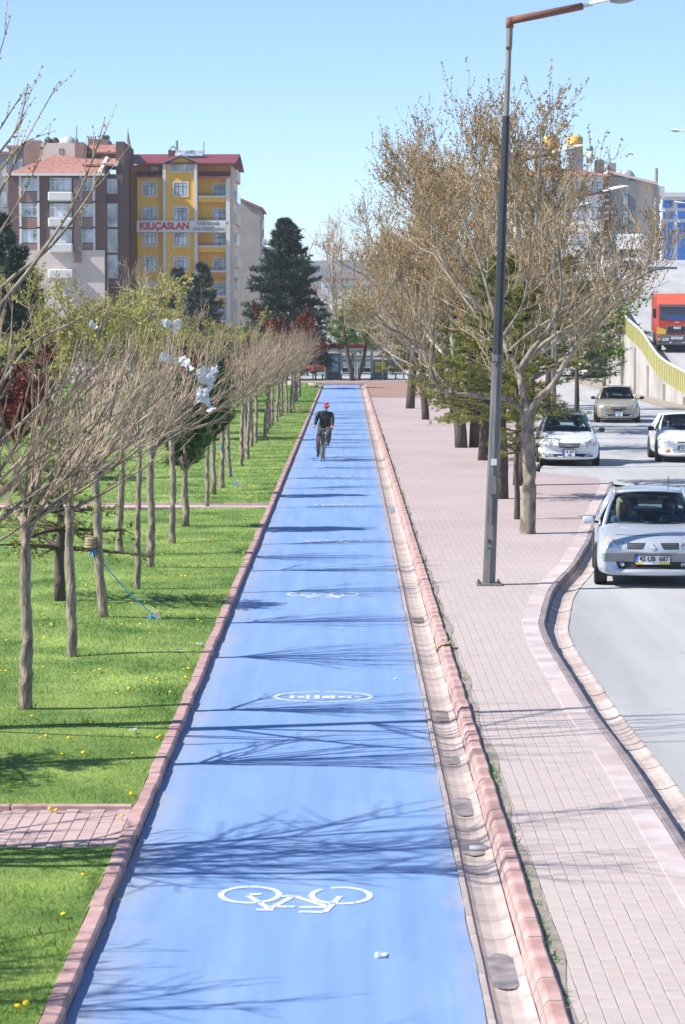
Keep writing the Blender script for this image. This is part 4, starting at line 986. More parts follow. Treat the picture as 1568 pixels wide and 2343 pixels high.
for k in range(4):
    y = 406+59*k
    for (x0,x1) in ((52,88),(190,215)):
        window(bb_,f,x0,y,x1,y+30,0,None,'window_white',.1,2 if x0 < 100 else 1)
        if k < 3:
            for px in (x0-5,x1): 
                b = MB(); bbox(b,f,px,y-6,px+5,y+57,.4,-.2); b.build('quoin','trim_white',bb_)
            b = MB(); bbox(b,f,x0,y+32,x1,y+56,.3,-.06); b.build('spandrel','wall_brown_light',bb_)
    b = MB(); bbox(b,f,115,y-4,169,y+33,1.0,-.02); b.build('loggia','interior_grey',bb_)
    window(bb_,f,117,y,167,y+31,-.1,None,'window_white',.1,3)
    b = MB(); bbox(b,f,115,y+33,170,y+54,1.3,-1.2); bevel(b.build('balcony','trim_white',bb_),.12,2)
    window(bb_,f,243,y+(0 if k < 1 else -2),267,y+(34 if k < 1 else 52),2.0,None,'window_white',.1,1)
b = MB(); bbox(b,f,172,408,188,600,1.2,-.6); b.build('pier','wall_brown_light',bb_)
for k in range(7):                      # satellite dishes, flues
    px = 96+k*10+rng.uniform(-2,2); c = Vector((f.x(px),f.Y+6.5+rng.uniform(0,2),f.z(311+rng.uniform(-3,3)))); r_ = .42 if k < 3 else .62
    b = MB(); b.lathe([(.02,-.16),(r_*.5,-.11),(r_*.85,-.03),(r_,.05),(r_*.98,.06),(r_*.5,-.06),(.02,-.10)], 14, 'Y', (0,0,0)); b.tube([(0,0,-.02),(0,.1,-.75)], .035, 5); o = b.build('satellite_dish','dish' if k > 2 else 'dark_metal',bb_,True); o.location = c; o.rotation_euler = (rad(-25),0,rad(rng.uniform(-30,30)))
for (x0,x1,y) in ((50,80,312),(190,214,303),(166,184,317)):
    n = int((x1-x0)/5)
    for i in range(n): 
        xx = f.x(x0+i*5.2); MB().tube([(xx,f.Y+8,f.z(y+4)),(xx,f.Y+8,f.z(y-3.5-rng.random()*2))], .10, 6).build('flue','rust' if i % 2 else 'wall_brown',bb_)
MB().tube([(f.x(164),f.Y+7,f.z(318)),(f.x(164),f.Y+7,f.z(276))], .05, 5).build('antenna','dark_metal',bb_)
b = MB(); b.box(f.x(216),f.x(232),f.Y+10,f.Y+12,f.z(300),f.z(293)); b.build('cowl','dark_metal',bb_)
# --- grey gable building, small far houses, minaret
f = Facade(330); gb = empty('grey_building', (0,0,0), 0, 'plain grey rendered gable wall right of the yellow building', 'building')
b = MB(); y0, y1 = f.Y, f.Y+16; x0, x1, x2 = f.x(530), f.x(548), f.x(596)
pr = [(x0,0),(x2,0),(x2,f.z(477)),(x1,f.z(456)),(x0,f.z(440))]
b.add([(x,y0,z) for x,z in pr]+[(x,y1,z) for x,z in pr], [(0,1,2,3,4),(9,8,7,6,5)]+[[i,5+i,5+(i+1)%5,(i+1)%5] for i in range(5)]); b.build('wall','wall_grey',gb)
slab('roof', gb, [(x1,y0-.4,f.z(456)),(f.x(602),y0-.4,f.z(479)),(f.x(602),y1,f.z(479)),(x1,y1,f.z(456))], 'roof_tile', .3)
for k in range(6): MB().box(x2,x2+.25,y0+3,y0+5,f.z(520+40*k),f.z(500+40*k)).build('window','pane',gb)
MB().box(f.x(541),f.x(545),y0+2,y0+3,f.z(460),f.z(438)).build('chimney','wall_grey',gb)
def house(name, Y, x0, y0, x1, y1, m, roof, label, rows=2, cols=3, depth=10, dishes=0):
    f = Facade(Y); e = empty(name, (0,0,0), 0, label, 'building')
    b = MB(); b.box(f.x(x0),f.x(x1),Y,Y+depth,-.2,f.z(y0)); b.build('wall',m,e)
    MB().box(f.x(x0)-.3,f.x(x1)+.3,Y-.4,Y+depth+.3,f.z(y0),f.z(y0)+.35).build('roof',roof,e)
    for r_ in range(rows):
        for c in range(cols):
            xa = lerp(x0,x1,(c+.25)/cols); xb = lerp(x0,x1,(c+.75)/cols); ya = y0+(y1-y0)*(r_+.25)/rows; yb = y0+(y1-y0)*(r_+.72)/rows
            window(e,f,xa,ya,xb,yb,0,None,'window_white',.1,1,False)
    for k in range(dishes):
        o = MB().lathe([(.02,-.2),(.4,-.1),(.6,.05),(.4,-.07),(.02,-.15)], 10, 'Y').build('satellite_dish','dish',e,True); o.location = (lerp(f.x(x0),f.x(x1),.3+.4*k/max(1,dishes)),Y+2,f.z(y0)+1.2)
    return e
house('far_house', 410, 590, 569, 640, 690, 'wall_greyblue', 'wall_grey', 'low grey-blue house between the grey gable and the blue cedar', 2, 3, 12, 2)
house('far_house', 470, 640, 660, 740, 745, 'wall_white', 'roof_tile', 'distant white house behind the blue cedar', 2, 5)
house('far_house', 440, 735, 640, 840, 745, 'wall_white', 'roof_tile', 'distant white house behind the leafless trees right of the blue cedar', 2, 5)
house('far_house', 480, 840, 655, 1010, 745, 'wall_beige', 'roof_tile', 'distant beige house hidden behind the plane trees', 2, 7)
house('far_house', 335, -40, 352, 24, 700, 'wall_grey', 'roof_tile', 'grey apartment house at the left edge beside the brown building', 5, 3)
house('far_house', 350, 24, 338, 60, 700, 'wall_greyblue', 'roof_tile', 'grey-blue house peeping out left of the brown building roof', 4, 2)
f = Facade(520); mn = empty('minaret', (f.x(295.5),520,0), 0, 'slim white minaret tip between brown and yellow buildings', 'minaret')
MB().tube([(0,0,0),(0,0,f.z(345))], [1.0,.85], 12).build('shaft','wall_white',mn,True); MB().lathe([(.85,f.z(345)),(.62,f.z(330)),(.12,f.z(300)),(.04,f.z(288))], 12).build('spire','wall_grey',mn,True)
# --- right-hand buildings
f = Facade(300); wb = empty('white_building', (0,0,0), 0, 'white apartment house with hipped red tile roof and rooftop tanks at the right', 'building')
b = MB(); bbox(b,f,1180,402,1391,830,16); b.build('wall','wall_white',wb)
b = MB(); ze = f.z(402); v = [(f.x(1172),f.Y-1,ze),(f.x(1396),f.Y-1,ze),(f.x(1396)+.5,f.Y+16,ze),(f.x(1172),f.Y+16,ze),(f.x(1230),f.Y+8,f.z(376)),(f.x(1330),f.Y+8,f.z(376))]
b.add(v, [(0,1,5,4),(1,2,5),(2,3,4,5),(3,0,4),(3,2,1,0)]); b.build('roof','roof_tile',wb)
for k in range(4):
    y = 416+58*k
    for x0,x1 in ((1215,1245),(1305,1338),(1352,1378)): window(wb,f,x0,y,x1,y+28,0,None,'window_frame',.1,1)
b = MB()
for i in range(16): 
    y = 404+i*14; b.box(f.x(1381),f.x(1391.5),f.Y-.1,f.Y+.3,f.z(y+9),f.z(y))
b.build('brick_quoins','rust',wb)
for (x0,y0,x1,y1,m,dy) in ((1230,318,1257,385,'wall_grey',6),(1260,300+12,1290,345,'wall_grey',7),(1313,341,1341,385,'wall_greyblue',5),(1283,352,1287,392,'wall_grey',4),(1374,357,1392,392,'wall_grey',6),(1405,363,1422,398,'wall_grey',7)):
    b = MB(); bbox(b,f,x0,y0,x1,y1,3,dy); b.build('chimney',m,wb)
for px in (1268,1325): 
    b = MB(); b.lathe([(1.0,f.z(345)),(1.0,f.z(304)),(.8,f.z(301)),(.2,f.z(299))], 14, 'Z', (f.x(px),f.Y+7,0)); b.build('tank','tank_yellow',wb,True)
b = MB(); b.tube([(f.x(1358),f.Y+6,f.z(365)),(f.x(1358),f.Y+6,f.z(336))], .42, 10); b.build('flue','lamp_white',wb,True); MB().tube([(f.x(1358),f.Y+6,f.z(336)),(f.x(1358),f.Y+6,f.z(329))], .46, 10).build('flue_cap','green_cap',wb,True)
for px, py in ((1430,398),(1446,397)):
    o = MB().lathe([(.02,-.25),(.6,-.15),(.95,.05),(.6,-.1),(.02,-.2)], 14, 'Y').build('satellite_dish','dish',wb,True); o.location = (f.x(px),f.Y+5,f.z(py)); o.rotation_euler = (rad(-20),0,rad(20))
be = empty('beige_building', (0,0,0), 0, 'beige apartment block with dark balcony windows, right of the white building', 'building')
b = MB(); pr = [(1391,830),(1500,830),(1500,421),(1462,412),(1391,394)]
b.add([(f.x(x),f.Y+1.5,f.z(y)) for x,y in pr]+[(f.x(x),f.Y+18,f.z(y)) for x,y in pr], [(0,1,2,3,4),(9,8,7,6,5)]+[[i,5+i,5+(i+1)%5,(i+1)%5] for i in range(5)]); b.build('wall','wall_beige',be)
b = MB(); bbox(b,f,1391,404,1440,830,1.2,.6); b.build('recess_wall','wall_grey',be); b = MB(); bbox(b,f,1440,410,1453,830,1.2,.4); b.build('pier','wall_greyblue',be)
slab('roof', be, [(f.x(1389),f.Y+.3,f.z(394)),(f.x(1503),f.Y+.3,f.z(421.5)),(f.x(1503),f.Y+18,f.z(421.5)),(f.x(1389),f.Y+18,f.z(394))], 'wall_cream', .3)
for k in range(4):
    y = 434+46*k
    window(be,f,1396,y,1412,y+26,.6,None,'window_frame',.1,1); window(be,f,1424,y,1438,y+34,.6,None,'window_frame',.1,0)
    b = MB(); bbox(b,f,1500,y+10,1515,y+30,3,2.2); b.build('side_balcony','wall_cream',be); b = MB(); bbox(b,f,1500,y-14,1513,y+9,2.6,2.4); b.build('side_window','pane',be)
MB().tube([(f.x(1500),f.Y+1,0),(f.x(1501),f.Y+1,f.z(383))], .22, 8).build('mast','wall_grey',be)
for px in (1497+37,1497+14): 
    b = MB(); bbox(b,f,px-6,415,px+6,445,2,9); b.build('chimney','trim_white',be)
f = Facade(350); bl = empty('blue_building', (0,0,0), 0, 'blue glass office block with white frame at the right edge', 'building')
b = MB(); bbox(b,f,1512,447,1680,835,20); b.build('wall','wall_white',bl); b = MB(); bbox(b,f,1508,440,1690,450,21,-.5); b.build('cornice','trim_white',bl)
for c in range(4):
    for k in range(7): 
        y = 458+25*k; b = MB(); bbox(b,f,1515+33*c,y,1515+33*c+24,y+(17 if k < 2 else 23.5),.3,-.12); b.build('pane','pane_blue',bl)
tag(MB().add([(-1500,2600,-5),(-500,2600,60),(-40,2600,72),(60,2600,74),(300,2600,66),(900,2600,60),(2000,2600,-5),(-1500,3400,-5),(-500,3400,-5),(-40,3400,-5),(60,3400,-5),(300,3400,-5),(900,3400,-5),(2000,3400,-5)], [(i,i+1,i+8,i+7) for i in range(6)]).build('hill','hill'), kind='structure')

# ------------------------------------------------------------------ overpass ramp, its wall and yellow fence
ctrl = [(112,17.2,-.055),(119,17.2,.05),(126,17.2,.42),(137,17.2,1.12),(146,17.25,2.5),(158,17.6,3.5),(180,18.9,5.6),(217,22.2,8.8),(250,27,10.6),(310,38,11.3),(380,52,11.3)]
RP = catmull([Vector((x,y,z)) for y,x,z in ctrl], 6)
b = MB(); b.grid([[(p.x,p.y,p.z) for p in RP],[(p.x+14,p.y-2*(i/len(RP)),p.z) for i,p in enumerate(RP)]], flip=True); tag(b.build('ramp_road','asphalt'), kind='structure')
b = MB(); b.grid([[(p.x-.02,p.y,-.25) for p in RP],[(p.x-.02,p.y,p.z+.06) for p in RP],[(p.x+.25,p.y,p.z+.06) for p in RP],[(p.x+.25,p.y,p.z-.3) for p in RP]], flip=True)
rw = empty('ramp_wall',(0,0,0),0,'pale concrete retaining wall below the yellow fence of the overpass ramp','wall'); b.build('wall_face','wall_concrete',rw)
for k in range(9):
    p = pick(RP, .12+.075*k)[0]; MB().box(p.x-.16,p.x-.03,p.y-.2,p.y+.2,-.25,p.z+.02).build('buttress','wall_concrete',rw)
fe = empty('ramp_fence',(0,0,0),0,'yellow-green ribbed metal fence along the overpass ramp','fence')
pts = [p for p in RP if 118 < p.y < 230]; fp = resample(pts, .36)
sm = MB().box(-.02,.02,-.14,.14,0,1.0).mesh('slat','fence_yellow')
for i, p in enumerate(fp[:290]):
    q = fp[min(i+1,len(fp)-1)]; dirn = (q-p) if i < len(fp)-1 else (p-fp[i-1]); o = link('slat', sm, fe, (p.x+.08,p.y,p.z+.05), (0,0,-math.atan2(dirn.x,dirn.y)), (1,1.12,1.12))
    if i % 2: o.location.x += .03
MB().tube([p+Vector((.09,0,1.2)) for p in fp[:290]], .06, 6).build('top_rail','trim_white',fe)
strip('verge', [Vector((x,y,0)) for y,x in ((118,15.6),(140,15.9),(170,16.2),(205,16.8))], [Vector((x,y,0)) for y,x in ((118,17.19),(140,17.19),(170,18.0),(205,20))], -.02, 'silt')
# ------------------------------------------------------------------ people (one skinned surface each)
def skin_body(name, J, bones, zones, mats, parent, root, lvl=2):
    """J: joint -> (co, radius or (rx,ry)); bones: (a,b,zone)"""
    names = list(J); idx = {n:i for i,n in enumerate(names)}
    me = bpy.data.meshes.new(name); me.from_pydata([J[n][0] for n in names], [(idx[a],idx[c]) for a,c,_ in bones], [])
    o = bpy.data.objects.new(name, me); C.objects.link(o)
    sk = o.modifiers.new('skin','SKIN'); sk.use_smooth_shade = True; sk.branch_smoothing = .4
    ss = o.modifiers.new('sub','SUBSURF'); ss.levels = lvl; ss.render_levels = lvl
    if not me.skin_vertices:
        bpy.context.view_layer.objects.active = o
    sv = me.skin_vertices[0].data
    for n in names:
        r_ = J[n][1]; sv[idx[n]].radius = r_ if isinstance(r_, tuple) else (r_, r_); sv[idx[n]].use_root = (n == root)
    bpy.context.view_layer.update()
    ev = bpy.data.meshes.new_from_object(o.evaluated_get(bpy.context.evaluated_depsgraph_get()))
    bpy.data.objects.remove(o); bpy.data.meshes.remove(me)
    for m in mats: ev.materials.append(M[m])
    segs = [(Vector(J[a][0]),Vector(J[c][0]),z, max(.02, sum(J[a][1])/2 if isinstance(J[a][1],tuple) else J[a][1])) for a,c,z in bones]
    for p in ev.polygons:
        cc = p.center; best = 1e9; z_ = 0
        for a, c, z, rr in segs:
            ab = c-a; t = max(0,min(1,(cc-a).dot(ab)/max(1e-9,ab.length_squared))); d = (cc-(a+ab*t)).length/ (rr**.5)
            if d < best: best = d; z_ = z
        p.material_index = z_; p.use_smooth = True
    b = bpy.data.objects.new(name, ev); C.objects.link(b)
    if parent: b.parent = parent
    return b
def ball(name, m, parent, c, r, sc=(1,1,1), n=14, cut=None):
    b = MB(); pr = [(math.sin(math.pi*i/10)*r+1e-4, -math.cos(math.pi*i/10)*r) for i in range(11)]
    if cut is not None: pr = [q for q in pr if q[1] >= cut*r]
    b.lathe(pr, n); o = b.build(name, m, parent, True); o.location = c; o.scale = sc; return o
def hand(J, B, side, wrist, palm_dir, z):           # five short finger chains curling round a grip
    w = Vector(wrist); d = Vector(palm_dir).normalized(); s = 1 if side == 'r' else -1
    pm = w + d*.06; J['palm'+side] = (pm, (.034,.026)); B.append(('wr'+side,'palm'+side,z))
    for k in range(4):
        a = pm + Vector((s*(-.03+.02*k), 0, 0)) + d*.025; c = a + d*.02 + Vector((0,-.005,-.03)); e = c + Vector((0,.022,-.022))
        for nm, co, r_ in (('a',a,.011),('b',c,.010),('c',e,.008)): J[f'f{k}{nm}{side}'] = (co, r_)
        B += [('palm'+side,f'f{k}a{side}',z),(f'f{k}a{side}',f'f{k}b{side}',z),(f'f{k}b{side}',f'f{k}c{side}',z)]
    a = w + d*.03 + Vector((-s*.03,0,0)); c = a + d*.03 + Vector((-s*.015,0,-.01))
    J['tha'+side] = (a,.012); J['thb'+side] = (c,.010); B += [('palm'+side,'tha'+side,z),('tha'+side,'thb'+side,z)]
def seated(name, car, x, ys, zs, shirt, hair, label, grip=None, long_hair=False, turn=0.0, point=False):
    """person sitting in a car facing -Y"""
    e = empty(name, (0,0,0), 0, label, 'person'); J = {}; B = []
    J['pel'] = (Vector((0,0,.10)),(.16,.12)); J['spine'] = (Vector((0,.06,.30)),(.15,.11)); J['chest'] = (Vector((0,.10,.48)),(.17,.11)); J['neck0'] = (Vector((0,.11,.58)),(.075,.065)); J['neck'] = (Vector((0,.10,.645)),.052)
    J['h1'] = (Vector((0,.085,.69)),(.062,.072)); J['h2'] = (Vector((0,.085,.76)),(.076,.092)); J['h3'] = (Vector((0,.095,.82)),(.062,.075)); J['nose'] = (Vector((turn*.05,-.01,.745)),.014)
    B += [('pel','spine',0),('spine','chest',0),('chest','neck0',0),('neck0','neck',1),('neck','h1',1),('h1','h2',1),('h2','h3',1),('h2','nose',1)]
    for s, sd in ((-1,'l'),(1,'r')):
        J['sh'+sd] = (Vector((s*.18,.11,.53)),.062); el = Vector((s*.24,-.06,.32)); wr = Vector((s*.16,-.28,.40)) if grip else Vector((s*.12,-.2,.20))
        if point and sd == 'r': el = Vector((.25,-.12,.36)); wr = Vector((.22,-.33,.52))
        J['el'+sd] = (el,.045); J['wr'+sd] = (wr,.03); B += [('chest','sh'+sd,0),('sh'+sd,'el'+sd,0),('el'+sd,'wr'+sd,0)]
        hand(J,B,sd,wr,(0,-1,.1),1)
        J['kn'+sd] = (Vector((s*.12,-.42,.16)),.075); J['an'+sd] = (Vector((s*.12,-.70,-.22)),.05); J['to'+sd] = (Vector((s*.12,-.86,-.25)),.045)
        B += [('pel','kn'+sd,2),('kn'+sd,'an'+sd,2),('an'+sd,'to'+sd,3)]
    skin_body('body', J, B, None, [shirt,'skin','trousers','shoe'], e, 'pel', 1)
    if long_hair:
        ball('hair', hair, e, (0,.11,.77), .115, (.95,1.0,1.05), 12, -.3); b = MB()
        for s in (-1,1): b.tube([(s*.07,.10,.80),(s*.095,.08,.70),(s*.10,.05,.58),(s*.09,.03,.50)], [.04,.05,.045,.012], 7)
        b.build('hair_strand', hair, e, True)
    else: ball('hair', hair, e, (0,.12,.785), .10, (.92,1.05,.95), 12, -.05)
    for s in (-1,1): ball('ear','skin',e,(s*.078,.10,.745),.022,(.5,1,1.3),8); ball('eye','ink_black',e,(s*.03+turn*.03,.012,.768),.009,(1,.6,.7),6)
    e.matrix_world = car.matrix_world @ Matrix.Translation((x,ys,zs)) @ Matrix.Rotation(turn,4,'Z')
    return e
# ------------------------------------------------------------------ the cyclist and his bicycle
CP = P(737,1055,0.0)
lean = Matrix.Rotation(rad(3.0),4,'Y')
bk = empty('bicycle',(0,0,0),0,'old grey bicycle ridden toward the camera on the blue path','bicycle')
def wheel(par, steer=0):
    b = MB(); r_ = .318; n = 40
    b2 = MB(); b2.tube([(0,r_*math.cos(2*math.pi*i/n),r_*math.sin(2*math.pi*i/n)) for i in range(n+1)], .024, 7, False)
    w = b2.build('wheel','tyre_dusty',par,True)
    b.tube([(0,.292*math.cos(2*math.pi*i/n),.292*math.sin(2*math.pi*i/n)) for i in range(n+1)], .010, 5, False); b.build('rim','steel',w)
    b = MB()
    for i in range(18): a = 2*math.pi*i/18; b.tube([((-1)**i*.025,0,0),(0,.29*math.cos(a),.29*math.sin(a))], .0022, 3, False)
    b.tube([(-.05,0,0),(.05,0,0)], .018, 8); b.build('spokes','steel',w); return w
fw = wheel(bk); fw.location = (0,-.52,.342); fw.rotation_euler = (0,0,rad(9)); rwh = wheel(bk); rwh.location = (0,.53,.342)
b = MB(); HD = Vector((0,-.30,.86)); HB = Vector((0,-.33,.74)); BBk = Vector((0,.06,.29)); ST = Vector((0,.30,.78)); RX = Vector((0,.53,.342))
for a, c, r_ in ((HD,ST,.014),(HB,BBk,.018),(BBk,ST,.016),(HD,HB,.02)): b.tube([a,c],r_,8)
for s in (-1,1): b.tube([BBk+Vector((s*.03,0,0)),RX+Vector((s*.06,0,0))],.010,6); b.tube([ST+Vector((s*.015,0,0)),RX+Vector((s*.06,0,0))],.009,6)
b.build('frame','bike_frame',bk,True)
b = MB()
for s in (-1,1): b.tube([HB+Vector((s*.03,-.005,-.02)),Vector((s*.055,-.43,.56)),Vector((s*.055,-.52,.342))],[.014,.013,.009],6)
b.build('fork','bike_frame',bk,True)
b = MB(); b.tube([HD,HD+Vector((0,-.02,.10))],.013,8); b.tube(catmull([Vector((-.27,-.20,.985)),Vector((-.19,-.27,.985)),Vector((-.08,-.33,.965)),Vector((0,-.345,.955)),Vector((.08,-.33,.965)),Vector((.19,-.27,.985)),Vector((.27,-.20,.985))],4),.012,8); hb = b.build('handlebar','steel',bk,True)
for s in (-1,1): MB().tube([(s*.225,-.24,.985),(s*.285,-.185,.985)],.017,8).build('grip','black_rubber',hb)
b = MB(); b.tube([ST,Vector((0,.33,.90))],.013,8); b.build('seat_post','steel',bk)
b = MB(); b.tube([Vector((0,.20,.915)),Vector((0,.30,.915)),Vector((0,.38,.92)),Vector((0,.44,.915))],[.025,.05,.09,.06],10); sdl = b.build('saddle','black_rubber',bk,True)
b = MB(); n = 14; b.tube([(0,-.52+.365*math.cos(rad(20+130*i/n)),.342+.365*math.sin(rad(20+130*i/n))) for i in range(n+1)],.022,6,False); b.build('mudguard','bike_frame',bk,True)
b = MB(); b.tube([BBk+Vector((-.07,0,0)),BBk+Vector((.07,0,0))],.02,8); b.tube([BBk+Vector((-.07,0,0)),Vector((-.07,.02,.125))],.009,6); b.tube([BBk+Vector((.07,0,0)),Vector((.07,.10,.455))],.009,6)
b.lathe([(.09,-.004),(.09,.004)],20,'X',BBk+Vector((.05,0,0))); ck = b.build('crank','steel',bk)
for s, y, z in ((-1,.02,.12),(1,.10,.455)): MB().box(s*.08,s*.19,y-.05,y+.04,z-.012,z+.012).build('pedal','black_rubber',bk)
MB().box(-.06,.06,.46,.80,.735,.75).build('rear_rack','bike_frame',bk)
rider = empty('person',(0,0,0),0,'man in red cap and black jacket riding a bicycle on the blue path','person')
J = {}; B = []
def j(n, co, r_): J[n] = (Vector(co), r_)
j('pel',(0,.33,.985),(.175,.135)); j('spine',(.0,.27,1.16),(.198,.14)); j('chest',(.0,.19,1.35),(.205,.14)); j('neck0',(.0,.16,1.46),(.08,.07)); j('neck',(.012,.14,1.495),.05)
j('h1',(.02,.12,1.525),(.062,.07)); j('h2',(.025,.11,1.595),(.076,.092)); j('h3',(.025,.12,1.66),(.066,.08)); j('nose',(.075,.025,1.575),.016); j('chin',(.05,.055,1.522),.03)
B += [('pel','spine',0),('spine','chest',0),('chest','neck0',0),('neck0','neck',1),('neck','h1',1),('h1','h2',1),('h2','h3',1),('h2','nose',1),('h1','chin',1)]
for s, sd in ((-1,'l'),(1,'r')):
    j('sh'+sd,(s*.205,.18,1.405),.074); j('el'+sd,(s*.24,.10,1.20),.068); j('wr'+sd,(s*.258,-.12,1.035),.042); B += [('chest','sh'+sd,0),('sh'+sd,'el'+sd,0),('el'+sd,'wr'+sd,0)]
    hand(J,B,sd,J['wr'+sd][0],(0,-.8,-.25),1)
j('hpl',(-.10,.30,.95),.12); j('knl',(-.135,.02,.585),.088); j('cul',(-.13,.06,.27),.080); j('anl',(-.13,.075,.20),.040); j('tol',(-.135,-.07,.155),.042)
j('hpr',(.10,.30,.95),.12); j('knr',(.165,-.12,.86),.092); j('cur',(.15,.04,.58),.080); j('anr',(.145,.07,.525),.042); j('tor',(.15,-.06,.49),.042)
for sd in 'lr': B += [('pel','hp'+sd,2),('hp'+sd,'kn'+sd,2),('kn'+sd,'cu'+sd,2),('cu'+sd,'an'+sd,3),('an'+sd,'to'+sd,3)]
skin_body('body', J, B, None, ['jacket','skin_tan','trousers','shoe'], rider, 'pel', 2)
o = ball('cap','cap_red',rider,(.028,.122,1.645),.095,(.98,1.08,.92),16,.02); o.rotation_euler = (rad(10),0,rad(-25))
b = MB(); b.grid([[(.095*math.cos(a),.095*math.sin(a)*1.0,.0) for a in [rad(200+140*i/10) for i in range(11)]],[(.092*math.cos(a)*1.0,.175*math.sin(a),-.028-.0*i) for i,a in enumerate([rad(200+140*i/10) for i in range(11)])]]); o = b.build('cap_brim','cap_red',rider,True); o.location = (.028,.115,1.648); o.rotation_euler = (rad(8),0,rad(28)); sm_ = o.modifiers.new('s','SOLIDIFY'); sm_.thickness = .008
for s in (-1,1): ball('ear','skin_tan',rider,(.025+s*.075*.9,.118+s*.03,1.582),.024,(.5,1,1.35),8)
for s in (0,1): ball('eye','ink_black',rider,(.045+.05*s,.028+.02*s,1.602),.009,(1,1,.7),6)
b = MB(); b.tube([(-.055,.075,1.50),(-.02,.05,1.44),(.0,.055,1.32)],[.012,.020,.005],6); b.tube([(.06,.075,1.50),(.035,.05,1.44),(.0,.055,1.32)],[.012,.020,.005],6); b.build('lapel','jacket',rider,True)
b = MB(); b.add([(-.04,.068,1.49),(.045,.068,1.49),(.0,.05,1.33)],[(0,2,1)]); b.build('shirt','shirt_blue',rider); b = MB(); b.tube([(-.045,.085,1.505),(.0,.06,1.485),(.05,.085,1.51)],.013,6); b.build('collar','shirt_white',rider,True)
b = MB(); n = 20; rows = []
for z, rx, ry, cy in ((1.10,.178,.135,.28),(.98,.195,.16,.30),(.88,.205,.17,.31)):
    rows.append([(rx*math.cos(2*math.pi*i/n+.25),cy+ry*math.sin(2*math.pi*i/n+.25),z+(.02 if 11 < i < 17 else 0)) for i in range(n-3)])
b.grid(rows); o = b.build('jacket_skirt','jacket',rider,True); sm_ = o.modifiers.new('s','SOLIDIFY'); sm_.thickness = .012
mw = Matrix.Translation((CP.x,CP.y+.53,0)) @ Matrix.Rotation(rad(-4),4,'Z') @ lean
bk.matrix_world = mw; rider.matrix_world = mw
# ------------------------------------------------------------------ cars
class Hull:
    """smooth body surface for laying lamps, grilles and strips on"""
    def __init__(s, ob):
        bpy.context.view_layer.update(); dg = bpy.context.evaluated_depsgraph_get()
        ev = ob.evaluated_get(dg); me = ev.to_mesh()
        s.t = BVHTree.FromPolygons([v.co.copy() for v in me.vertices], [list(p.vertices) for p in me.polygons]); ev.to_mesh_clear()
    def y(s, x, z):
        h = s.t.ray_cast(Vector((x,-2,z)), Vector((0,1,0)))
        return h[0].y if h[0] is not None else .35
def patch(hull, name, q, m, par, off=.008, nu=10, nv=5, th=.02):
    """q: four (x,z) corners bl,br,tr,tl laid on the front of the hull"""
    b = MB(); rows = []; back = []
    for j in range(nv+1):
        v = j/nv; row = []; bk_ = []
        for i in range(nu+1):
            u = i/nu
            x = lerp(lerp(q[0][0],q[1][0],u), lerp(q[3][0],q[2][0],u), v); z = lerp(lerp(q[0][1],q[1][1],u), lerp(q[3][1],q[2][1],u), v)
            y = hull.y(x,z)-off; row.append((x,y,z)); bk_.append((x,y+th,z))
        rows.append(row); back.append(bk_)
    b.grid(rows)
    b.grid([rows[0],back[0]], flip=True); b.grid([rows[-1],back[-1]]); b.grid([[r[0] for r in rows],[r[0] for r in back]]); b.grid([[r[-1] for r in rows],[r[-1] for r in back]], flip=True)
    return b.build(name, m, par, True)
def mir(q): return [(-q[1][0],q[1][1]),(-q[0][0],q[0][1]),(-q[3][0],q[3][1]),(-q[2][0],q[2][1])]
